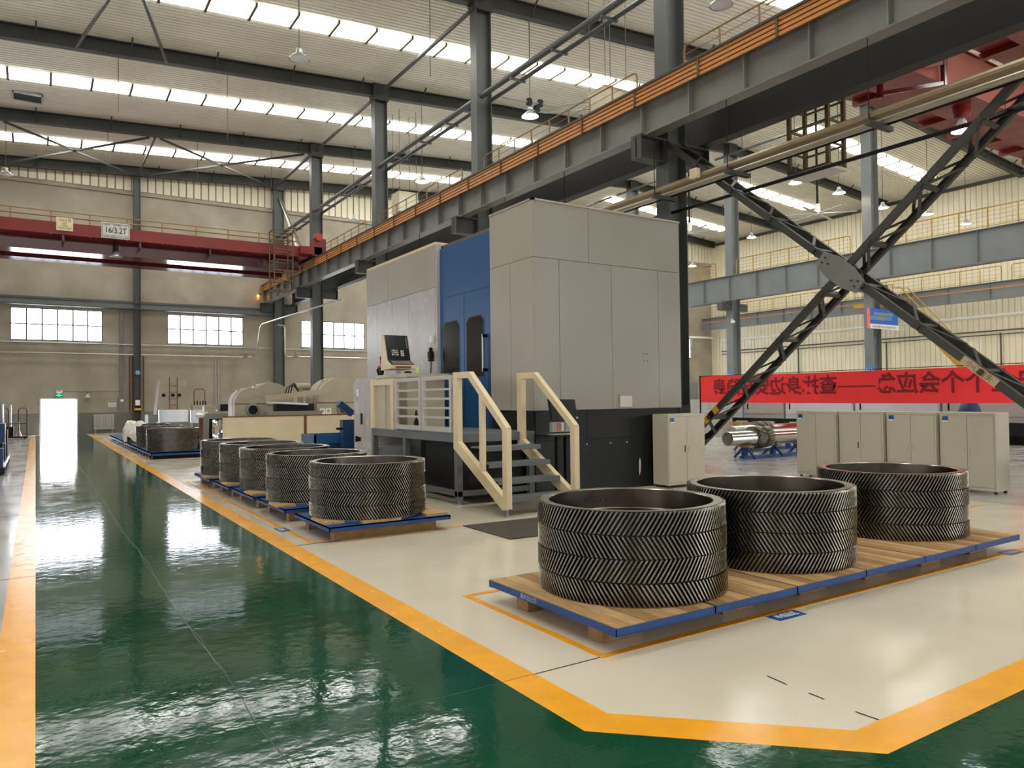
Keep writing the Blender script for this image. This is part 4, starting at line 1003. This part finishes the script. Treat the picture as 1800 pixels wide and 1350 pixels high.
# thin drop wires
for k, (x, y, z0, lab) in enumerate(((2.6, 31.1, 12.6, 'at the far left below the third rafter'), (6.5, 31.1, 12.2, 'left of the bright lamp row'), (10.6, 40.0, 13.0, 'just left of the crane column'), (2.9, 40.0, 12.9, 'left of the wind column'), (6.9, 40.0, 13.0, 'right of the wind column'), (10.9, 21.7, 12.3, 'at the top edge left of the big column'))):
    tag(MB().tube([(x, y, z0), (x, y, roof_z(x)-.03)], .012, 5).build('drop_wire', 'brace_grey'), 'thin empty drop wire ' + lab, 'wire', 'empty drop wires')

# ================================================================== BACK WALL FITTINGS
rl = thing('wall_beam', 'grey steel beam with conduit running along the back wall above the windows', 'beam', (5, 47.5, 7.0))
B(X_L, 13.6, 47.45, 47.9, 7.40, 7.52).build('top_flange', 'steel_grey', rl); B(X_L, 13.6, 47.55, 47.62, 7.12, 7.40).build('web', 'steel_light', rl); B(X_L, 13.6, 47.4, 47.9, 7.06, 7.12).build('bottom_flange', 'steel_grey', rl)
def wpipe(pts, r, m, label, nm='wall_pipe', grp='pipes on the back wall'): return tag(MB().tube(pts, r, 8).build(nm, m), label, 'pipe', grp)
wpipe([(X_L, 47.75, 5.06), (20, 47.75, 5.02)], .035, 'galvanised', 'thin pipe along the back wall just below the windows')
wpipe([(X_L, 47.7, 4.48), (11.1, 47.7, 4.45), (11.4, 47.6, 4.5), (11.5, 47.0, 4.7), (11.5, 46.2, 6.2), (11.6, 46.0, 6.4), (11.9, 44, 6.5), (12.3, 34, 6.5)], .05, 'pipe_silver', 'silver pipe under the windows turning up at the crane column')
wpipe([(12.85, 46.0, 6.36), (12.95, 46.0, 6.2), (12.95, 46.0, 4.6), (13.1, 46.0, 4.43), (21, 46.0, 4.42)], .05, 'pipe_silver', 'silver pipe dropping beside the crane column')
wpipe([(12.5, 46.0, 6.38), (12.85, 46.0, 6.36)], .05, 'pipe_silver', 'short silver pipe bridging the crane column')
for k, x in enumerate((10.95, 13.6)):
    t = thing('pipe_valve', 'small gate valve on the silver pipe %s the crane column' % ('left of', 'right of')[k], 'valve', (x, 47.6 if k == 0 else 45.95, 4.4), 'gate valves')
    yv = 47.62 if k == 0 else 45.95
    MB().box(x-.12, x+.12, yv-.1, yv+.05, 4.36, 4.54).build('body', 'grinder_grey', t); MB().cyl((x, yv, 4.54), .025, .14, 8).lathe([(.10, 4.66), (.12, 4.68), (.10, 4.70)], (x, yv, 0), 14, close=True).build('handwheel', 'grinder_grey', t)
for k, (x, z0) in enumerate(((4.55, 1.2), (4.70, 1.2), (5.28, 1.2), (9.25, 1.5), (9.40, 1.5))):
    wpipe([(x, 47.8, z0), (x, 47.8, 4.4)], .028, 'rust' if k < 3 else 'galvanised', 'thin vertical wall pipe, %s of five counted from the door' % ORD[k], grp='vertical wall pipes')
tk = thing('cable_trunking', 'vertical grey cable trunking with box beside the wind column', 'trunking', (4.15, 47.8, 1.2))
B(4.05, 4.25, 47.78, 47.9, 1.95, 7.05).build('duct', 'grey_dado', tk); bx = B(3.98, 4.32, 47.74, 47.9, 1.32, 1.98).build('switch_box', 'grey_dado', tk); B(4.08, 4.24, 47.735, 47.74, 1.76, 1.9).build('label_card', 'white', bx)
nb = thing('notice_board', 'small cream notice on the back wall right of the door', 'sign', (3.67, 47.88, 1.45)); B(3.46, 3.88, 47.86, 47.9, 1.46, 1.82).build('frame', 'cream_paint', nb); B(3.49, 3.85, 47.855, 47.86, 1.49, 1.74).build('paper_sheet', 'paper', nb); B(3.49, 3.85, 47.855, 47.86, 1.75, 1.80).build('header', 'sticker_blue', nb)
rd = thing('radiator', 'pale column radiator on the back wall', 'radiator', (3.24, 47.8, .12))
for k in range(14): B(2.75+.073*k, 2.80+.073*k, 47.72, 47.84, .22, 1.06).build('radiator_column', 'radiator_white', rd)
MB().tube([(2.72, 47.78, .26), (3.78, 47.78, .26)], .03, 6).build('lower_header', 'radiator_white', rd); MB().tube([(2.72, 47.78, 1.02), (3.78, 47.78, 1.02)], .03, 6).build('upper_header', 'radiator_white', rd)
for x in (2.84, 3.66): B(x-.02, x+.02, 47.74, 47.82, .003, .24).build('leg', 'radiator_white', rd)
ex = thing('exit_sign', 'green lit exit sign above the open door', 'sign', (1.08, 47.85, 2.08))
b_ = B(.90, 1.27, 47.84, 47.9, 2.08, 2.24).build('sign_box', 'sign_green', ex); B(1.03, 1.13, 47.835, 47.84, 2.10, 2.22).build('running_figure', 'led_green', b_); B(.92, 1.02, 47.835, 47.84, 2.14, 2.17).build('arrow', 'led_green', b_); B(1.15, 1.25, 47.835, 47.84, 2.14, 2.17).build('arrow', 'led_green', b_)
em = thing('emergency_light', 'twin-head emergency light above the exit sign', 'lamp', (1.08, 47.85, 2.26)); B(.96, 1.22, 47.84, 47.9, 2.26, 2.36).build('battery_box', 'white', em)
for x in (.99, 1.19): MB().lathe([(.001, 2.36), (.05, 2.37), (.06, 2.42), (.001, 2.45)], (x, 47.85, 0), 10).build('lamp_head', 'lamp_off', em)
wpipe([(1.3, 47.86, 2.36), (4.05, 47.86, 2.36)], .012, 'grey_dado', 'thin cable on the wall right of the exit sign')
wl = thing('wall_lamp', 'small cone wall lamp hanging right of the door', 'lamp', (2.46, 47.8, 2.0)); MB().tube([(2.46, 47.86, 2.36), (2.46, 47.8, 2.24)], .015, 6).build('arm', 'black', wl); MB().lathe([(.15, 2.02), (.05, 2.2), (.001, 2.24)], (2.46, 47.76, 0), 14).build('shade', 'paper', wl)
sl = thing('crane_signal_lamp', 'yellow and red signal lamp at the far end of the crane beam', 'signal light', (11.7, 47.6, 7.95))
MB().bar((11.75, 47.65, 8.42), (12.0, 47.65, 8.42), .04, .04).build('arm', 'black', sl); MB().cyl((11.75, 47.65, 8.26), .06, .12, 10).build('lens', 'led_yellow', sl); MB().cyl((11.75, 47.65, 8.10), .06, .12, 10).build('lens', 'led_red', sl)

# ================================================================== LEFT BACKGROUND MACHINES
t = thing('cream_screen', 'long cream board screen in front of the grinders', 'screen', (6.4, 22, 0))
for a, b in ((4.44, 6.76), (6.80, 9.6)):
    p_ = B(a, b, 22.0, 22.05, .05, 1.27).build('board', 'board_cream', t); MB().box(a, b, 21.99, 22.06, 1.25, 1.285).build('top_edge', 'rust', p_)
B(6.74, 6.82, 21.98, 22.07, 0, 1.28).build('joint_post', 'rust', t)
for x in (4.5, 9.5): B(x-.04, x+.04, 22.05, 22.5, 0, .05).build('foot', 'rust', t)
def drum(x, y, r, z0, zc, depth, label, port=True, plates=False):
    t = thing('grinding_machine', label, 'machine', (x, y, 0), 'cream grinding machines')
    pts = [(x-r, z0)] + [(x-r*math.cos(math.pi*k/16), zc+r*math.sin(math.pi*k/16)) for k in range(17)] + [(x+r, z0)]
    MB().prism(pts, y, y+depth, 'y').build('housing', 'grinder_cream', t)
    pts2 = [(x+(px-x)*1.03, (pz-zc)*1.03+zc if pz > zc else pz) for px, pz in pts]
    MB().prism(pts2, y+depth*.3, y+depth*.36, 'y').build('rim', 'grinder_cream', t)
    B(x-r, x+r, y-.02, y, zc-.015, zc+.015).build('seam', 'machine_seam', t)
    B(x-r*1.15, x+r*1.15, y-.25, y+depth+.2, 0, z0).build('bed', 'grinder_grey', t)
    if port:
        MB().lathe([(.20, -.08), (.24, -.05), (.24, 0), (.16, 0), (.16, -.08)], (x+.05, y, zc-.22), 20, 'y', close=True).build('port_ring', 'grinder_grey', t); MB().cyl((x+.05, y-.03, zc-.22), .16, .02, 18, 'y').build('port', 'black', t)
    for a in (55, 90, 125): MB().cyl((x+r*math.cos(R(a)), y+depth*.4, zc+r*math.sin(R(a))-.02), .05, .1, 8).build('lifting_boss', 'grinder_cream', t)
    if plates:
        for k in (-.72, -.5):
            q = B(x+k-.1, x+k+.1, y-.03, y, zc-.42, zc-.2).build('name_plate', 'white', t); text('lettering', '停' if k < -.6 else '用', .13, (x+k, y-.035, zc-.31), (1,0,0), (0,0,1), 'text_black', q)
    return t
drum(9.35, 26, .92, .9, 1.62, 1.3, 'largest cream grinder with round housing near the grey cabinet', plates=True)
drum(7.5, 28.5, .85, .9, 1.55, 1.2, 'middle cream grinder half hidden behind the slanted arm', port=False)
drum(6.28, 26.5, .55, .9, 1.62, 1.0, 'smallest cream grinder with round housing on the left')
ar = thing('slanted_arm', 'pale slanted machine arm between the two larger grinders', 'machine arm', (7.4, 25.8, 1.5))
MB().bar((6.55, 25.7, 1.78), (8.55, 25.7, 2.02), .25, .16).build('arm', 'grinder_cream', ar); MB().bar((6.6, 25.7, 1.66), (8.0, 25.7, 1.58), .2, .06).build('blade_plate', 'machine_white', ar); MB().box(6.95, 8.25, 25.75, 26.2, .9, 1.6).build('carriage', 'dark_panel', ar); MB().box(6.5, 8.4, 25.3, 25.7, 0, 1.35).build('support', 'grinder_grey', ar)
mo = thing('drive_motor', 'small cream motor with hoses between the large grinders', 'motor', (8.35, 27, 2.0))
MB().cyl((8.05, 27.2, 2.22), .13, .5, 14, 'x').build('motor_body', 'grinder_cream', mo); MB().cyl((8.2, 27.2, 1.2), .1, .95, 10).build('post', 'grinder_cream', mo)
for k in range(3): MB().tube([(7.6+.1*k, 27.1, 1.9), (7.7+.1*k, 27.1, 2.2+.06*k), (7.95, 27.1, 2.25+.05*k), (8.1, 27.1, 2.05)], .02, 6).build('hose', 'black', mo)
t = thing('column_machine', 'tall cream column machine with ladder near the back wall', 'machine', (5.7, 40, 0))
MB().prism([(4.85, 0), (5.15, 2.8), (6.35, 2.8), (6.35, 2.45), (6.1, 2.45), (6.1, 0)], 40, 41, 'y').build('column', 'grinder_cream', t)
for x in (5.3, 5.72, 6.02): MB().cyl((x, 39.97, 2.05), .09, .03, 16, 'y').build('port', 'black', t)
for x in (5.55, 5.90): MB().tube([(x, 39.85, .3), (x, 39.85, 2.95)], .02, 6).build('ladder_rail', 'rust', t)
for k in range(7): MB().tube([(5.55, 39.85, .6+.32*k), (5.90, 39.85, .6+.32*k)], .014, 6).build('ladder_rung', 'rust', t)
B(4.6, 7.6, 39.9, 41.2, 0, 1.1).build('bed', 'grinder_grey', t)
t = thing('tool_trolley', 'brown tubular rack with small tools near the column machine', 'rack', (6.9, 39.5, 1.1))
for x in (6.6, 7.1): MB().tube([(x, 39.4, 1.1), (x, 39.4, 2.25), (x+.08 if x < 7 else x-.08, 39.4, 2.34), (6.85, 39.4, 2.34)], .022, 6).build('hoop', 'rust', t)
MB().box(6.5, 7.3, 39.2, 39.7, 1.1, 1.55).build('tray', 'grinder_cream', t); MB().box(6.55, 7.25, 39.25, 39.65, 0, 1.1).build('base', 'grinder_grey', t)
for k in range(5): MB().cyl((6.62+.13*k, 39.4, 1.55), .03, .18+.03*(k % 2), 8).build('tool', 'black', t)
t = thing('work_bench', 'cluttered grey machine bed behind the cream screen', 'machine bed', (6.5, 33.0, 0)); B(5.6, 9.5, 31.5, 32.5, 0, 1.22).build('bed', 'grinder_grey', t); B(5.8, 7.3, 31.6, 32.3, 1.22, 1.32).build('slide', 'grinder_cream', t)
for k, (x, h, m_) in enumerate(((5.7, .25, 'grinder_cream'), (6.3, .3, 'dark_panel'), (6.9, .45, 'grinder_cream'), (7.5, .3, 'black'), (8.1, .5, 'grinder_cream'))): B(x, x+.42, 31.7, 32.2, 1.3, 1.3+h).build('tool_head', m_, t)
tag(MB().bar((7.05, 34.0, 0), (7.35, 34.0, 2.15), .1, .16).build('inclined_lever', 'maroon'), 'dark red inclined lever behind the machine bed', 'lever')
# blue tank and bracket
t = thing('blue_tank', 'dark blue steel tank behind the left row of gears', 'tank', (6.6, 19.2, 0)); MB().box(6.0, 7.15, 18.6, 19.6, .05, .62).build('tank_body', 'blue_dark', t); MB().box(5.95, 7.2, 18.55, 18.6, .6, .82).box(5.95, 6.0, 18.55, 19.65, .6, .82).box(5.95, 7.2, 19.6, 19.65, .6, .82).box(7.15,7.2,18.6,19.6,.6,.82).build('rim', 'blue_paint', t)
t = thing('blue_clamp', 'blue steel clamp block with arm beside the grey cabinet', 'clamp', (6.75, 18.3, 0)); B(6.58, 6.95, 18.2, 18.45, 0, 1.2).build('post', 'blue_dark', t); MB().bar((6.5, 18.3, 1.62), (6.85, 18.3, 1.35), .2, .16).build('arm', 'blue_dark', t); MB().cyl((6.42, 18.25, .98), .03, .2, 8, 'x').build('pin', 'black', t)
# left edge: grey cabinet, rack of dark parts, tubular trolley
t = thing('grey_cabinet', 'grey cabinet with bright edge at the left picture edge', 'cabinet', (-1.3, 28, 0)); B(-1.7, -.84, 27.2, 28.6, 0, 1.72).build('body', 'grinder_grey', t); B(-.86, -.82, 27.15, 27.2, .02, 1.7).build('edge_strip', 'polished', t)
t = thing('parts_rack', 'low rack of dark blue machine parts at the left picture edge', 'rack', (-.9, 23, 0))
B(-1.6, -.62, 21.4, 25.6, .05, .18).build('base', 'black', t)
for k, (y, h, m_) in enumerate(((21.6, .45, 'navy'), (22.4, .55, 'black'), (23.2, .5, 'navy'), (24.0, 1.0, 'blue_dark'), (24.9, .8, 'black'))):
    p_ = B(-1.5, -.66-.03*(k % 2), y, y+.6, .18, .18+h).build('machine_part', m_, t); B(-.68, -.62, y+.05, y+.5, .1, .3).build('polished_edge', 'polished', p_)
t = thing('tubular_trolley', 'rust-coloured tubular trolley left of the open door', 'trolley', (-.75, 43.5, 0))
B(-1.5, -.3, 43.2, 43.9, .05, .12).build('deck', 'black', t)
for x in (-1.1, -.36): MB().tube([(x-.35, 43.3, .1), (x-.35, 43.3, 1.4), (x-.25, 43.3, 1.5), (x-.05, 43.3, 1.5), (x, 43.3, 1.35), (x, 43.3, .1)], .025, 6).build('tube_hoop', 'rust', t)
MB().tube([(-1.5, 43.3, .75), (-.36, 43.3, .75)], .02, 6).build('cross_tube', 'rust', t)
for x in (-1.4, -.45): MB().cyl((x, 43.35, .003), .05, .05, 10).build('wheel', 'black', t)
t = thing('pump_unit', 'dark pump with pale cylinder on the tubular trolley', 'pump', (-.95, 43.6, .12)); MB().box(-1.2, -.9, 43.45, 43.75, .12, .6).build('motor', 'black', t); MB().cyl((-1.05, 43.6, .6), .06, 1.05, 10).build('cylinder', 'galvanised', t); MB().lathe([(.16, .12), (.06, .42), (.05, .8), (.001, .82)], (-.72, 43.6, 0), 12).build('nozzle', 'gate_grey', t)

# ================================================================== RIGHT BACKGROUND
def shaft(x0, y, z, L, gx, label, r=.19):
    t = thing('gear_shaft', label, 'shaft', (x0+L/2, y, z-r), 'machined gear shafts')
    MB().lathe([(.001, 0), (r-.01, 0), (r, .015), (r, gx-.05), (r+.03, gx), (r+.03, gx+.75), (r+.02, gx+.76), (r+.02, L), (.001, L)], (x0, y, z), 28, 'x').build('shaft_body', 'shaft_steel', t)
    for s, xx in ((1, gx+.02), (-1, gx+.36)):
        mm = MB(); n = 40; w = .28; R0, R1 = r+.07, r+.12
        for k in range(n):
            i = len(mm.v)
            for f in (0, 1):
                a = 2*math.pi*k/n + s*.28*f
                for rr_, da in ((R0, -.4), (R1, -.2), (R1, .2), (R0, .4)): mm.v.append((x0+xx+w*f, y+rr_*math.cos(a+da*2*math.pi/n), z+rr_*math.sin(a+da*2*math.pi/n)))
            for e in range(3): mm.face((i+e, i+e+1, i+5+e, i+4+e))
            mm.face((i, i+1, i+2, i+3)); mm.face((i+7, i+6, i+5, i+4))
        tag(mm.build('teeth', 'gear_steel', t), kind='stuff')
        MB().lathe([(r, 0), (R0+.004, 0), (R0+.004, w), (r, w)], (x0+xx, y, z), 32, 'x', close=True).build('gear_rim', 'gear_steel_dull', t)
    return t
shaft(15.35, 13.4, .56, 4.6, .95, 'polished gear shaft on the blue trestle right of the single cabinet')
shaft(17.6, 15.2, .60, 4.2, 1.0, 'second polished gear shaft behind the first one')
shaft(14.35, 4.75, .62, 3.5, 1.2, 'polished shaft at the right edge behind the cabinet row')
def trestle(x0, x1, y, label, z=.36, n=4):
    t = thing('shaft_trestle', label, 'trestle', ((x0+x1)/2, y, 0), 'blue shaft trestles')
    B(x0, x1, y-.08, y+.08, .02, .08).build('base_beam', 'pallet_blue', t)
    for k in range(n):
        x = x0+.12+(x1-x0-.24)*k/(n-1); s = MB().box(x-.06, x+.06, y-.06, y+.06, .06, z).build('post', 'pallet_blue', t)
        for sg_ in (-1, 1): MB().bar((x, y+sg_*.35, .03), (x, y+sg_*.05, z-.03), .05, .05).build('brace', 'pallet_blue', s)
        MB().box(x-.08, x+.08, y-.24, y+.24, z-.02, z+.03).build('cradle', 'wood_block', s)
trestle(15.9, 19.6, 13.4, 'blue trestle under the nearest gear shaft', .335); trestle(18.0, 21.4, 15.2, 'blue trestle under the second gear shaft', .375); trestle(14.4, 17.6, 4.75, 'blue trestle at the right edge behind the cabinets', .395)
t = thing('white_machine', 'long white machine with black bed behind the banner', 'machine', (28, 18, 0))
B(26.6, 28.6, 9, 25.2, .0, .55).build('bed', 'black', t); B(26.3, 26.6, 11, 24.8, .30, .72).build('guide_rail', 'dark_panel', t)
for k, (a, b, z1, m_) in enumerate(((22.6, 24.4, 1.75, 'machine_white'), (20.4, 22.5, 1.9, 'gate_grey'), (17.2, 20.3, 2.0, 'machine_white'), (13.9, 17.1, 2.0, 'machine_white'), (11.2, 13.8, 1.8, 'gate_grey'))):
    c_ = B(26.9, 28.9, a, b, .62, z1).build('cover', m_, t); B(26.88, 26.9, a+.06, b-.06, .9, z1-.1).build('cover_door', m_, c_); B(26.86, 26.88, b-.25, b-.2, 1.1, 1.35).build('door_handle', 'black', c_)
for k in range(9): B(26.22, 26.32, 12+1.4*k, 12.6+1.4*k, .46, .60).build('clamp_block', 'gate_grey', t)
t = thing('grey_column_machine', 'pale grey machine column with hoses left of the banner', 'machine', (25, 24.3, 0))
B(24.6, 25.7, 22.6, 25.2, 0, 1.55).build('body', 'gate_grey', t); B(25.0, 26.2, 24.6, 26.2, 1.55, 2.35).build('head', 'grinder_grey', t); B(23.9, 24.6, 21.2, 22.9, 0, 1.05).build('tank', 'gate_grey', t)
for k in range(4): MB().tube([(25.1, 24.6+.2*k, 2.3), (24.9, 24.5+.2*k, 2.7-.08*k), (24.8, 24.9+.2*k, 2.2)], .03, 6).build('hose', 'black', t)
for z in (3.6, 3.05): MB().tube([(24.9, 25.6, z), (24.9, 27.6, z)], .05, 6).build('guard_tube', 'white', t)
MB().bar((24.9, 25.6, 3.6), (24.9, 25.0, 1.6), .06, .06).bar((24.9, 27.5, 3.6), (24.9, 27.5, .1), .06, .06).build('guard_leg', 'white', t)
t = thing('wooden_crate', 'slatted wooden crate in front of the black machine bed', 'crate', (24.3, 20.0, 0))
for k in range(4): B(24.0, 24.06, 19.2+.5*k, 19.32+.5*k, 0, .62).build('slat', 'wood_c', t)
for z in (.08, .52): B(24.06, 24.1, 19.1, 20.9, z, z+.12).build('slat', 'wood', t)
B(24.1, 24.9, 19.15, 20.85, .02, .5).build('crate_body', 'wood_b', t)
t = thing('blue_block', 'small blue steel block on the floor beside the single cabinet', 'block', (15.2, 15.2, 0)); B(14.7, 15.6, 15.0, 15.7, .10, .30).build('deck', 'pallet_blue', t)
for x in (14.8, 15.35): B(x, x+.16, 15.05, 15.65, .003, .10).build('bearer', 'black', t)
# yellow stairs and landing by the right wall
t = thing('yellow_stairs', 'yellow steel stairs descending along the right wall', 'stairs', (50, 26, 2))
for x in (49.6, 50.6):
    MB().bar((x, 28.3, 8.0), (x, 21.5, .2), .08, .28).build('stringer', 'rail_yellow', t); MB().tube([(x, 29.0, 9.1), (x, 28.1, 9.0), (x, 21.5, 1.3)], .035, 6).build('hand_rail', 'rail_yellow', t)
    for k in range(7): f = (k+.3)/7; MB().tube([(x, 28.3-6.8*f, 8.0-7.8*f), (x, 28.3-6.8*f, 9.05-7.8*f)], .025, 6).build('baluster', 'rail_yellow', t)
for k in range(26): f = (k+.5)/26; B(49.6, 50.6, 28.2-6.8*f, 28.5-6.8*f, 8.0-7.8*f, 8.03-7.8*f).build('tread', 'rail_yellow', t)
t = thing('yellow_landing', 'yellow railed landing at the head of the wall stairs', 'landing', (50, 30, 7.9))
B(49.4, 51.2, 28.4, 31.4, 7.85, 8.1).build('deck', 'rail_yellow', t)
for y in (28.5, 29.9, 31.3): MB().tube([(49.45, y, 8.1), (49.45, y, 9.2)], .03, 6).build('post', 'rail_ochre', t)
for z in (8.6, 9.2): MB().tube([(49.45, 28.5, z), (49.45, 31.3, z)], .03, 6).build('rail', 'rail_ochre', t)
# hanging signboard on the pale column
t = thing('signboard', 'blue signboard with orange edge on the pale column', 'sign', (36, 21.3, 5))
B(34.75, 37.5, 21.36, 21.42, 4.98, 6.0).build('board', 'board_blue', t); B(34.72, 34.97, 21.34, 21.36, 4.98, 6.0).build('edge_band', 'board_orange', t); B(34.97, 37.5, 21.34, 21.36, 4.98, 5.22).build('caption_band', 'white', t)
for (a, b, z0, z1, m_) in ((35.3, 37.0, 5.65, 5.82, 'board_grey'), (35.0, 35.6, 5.42, 5.62, 'board_blue_pale'), (35.6, 36.3, 5.42, 5.62, 'board_grey'), (36.3, 36.9, 5.45, 5.62, 'board_blue_pale')): B(a, b, 21.35, 21.36, z0, z1).build('faded_block', m_, t)
text('lettering', 'Gear shaft hob production line', .17, (36.2, 21.335, 5.1), (1,0,0), (0,0,1), 'text_black', t, squeeze=.98)
MB().bar((35.85, 21.45, 4.95), (35.85, 21.68, 4.6), .06, .06).build('bracket', 'steel_grey', t)
for z in (5.2, 5.8): B(35.8, 36.4, 21.42, 21.66, z-.03, z+.03).build('bracket', 'steel_grey', t)
# pipes on the right wall
for k, (z, r, m_, lab) in enumerate(((6.75, .10, 'white', 'thick white pipe along the right wall'), (5.75, .05, 'steel_grey', 'dark thin pipe along the right wall'), (5.5, .035, 'steel_grey', 'lowest thin pipe along the right wall'))):
    wpipe([(52.7, 6, z), (52.7, 46.5, z)], r, m_, lab, 'wall_pipe', 'pipes on the right wall')
for k, (y, z1) in enumerate(((24.5, 5.5), (23.3, 5.6), (31.0, 5.5), (19.0, 5.6), (38.5, 6.5))): wpipe([(52.8, y, .2), (52.8, y, z1)], .05, 'steel_grey' if k else 'white', 'vertical pipe on the right wall, %s one from the picture edge' % ORD[[2, 1, 3, 0, 4][k]], 'wall_pipe', 'vertical pipes on the right wall')
wpipe([(43, 47.5, 7.05), (52.6, 47.5, 7.05)], .10, 'white', 'thick white pipe on the back wall in the right bay', 'wall_pipe', 'pipes on the back wall')
cm = thing('security_camera', 'white security camera on the pale column', 'camera', (35.6, 30.4, 6.2)); MB().lathe([(.001, -.12), (.12, -.06), (.13, .05), (.001, .1)], (35.6, 30.5, 6.2), 14).build('dome', 'white', cm); MB().bar((35.65, 30.6, 6.35), (35.75, 30.7, 6.35), .08, .08).build('bracket', 'white', cm)
fe = thing('navy_bag', 'dark navy bag hanging below the banner near the brace foot', 'bag', (23.4, 11, .9)); MB().lathe([(.001, .75), (.3, .8), (.34, 1.1), (.22, 1.4), (.05, 1.5), (.001, 1.5)], (24.2, 11.6, 0), 14).build('bag_body', 'navy', fe); MB().tube([(24.2, 11.6, 0), (24.2, 11.6, 1.55)], .03, 6).build('stand', 'black', fe)
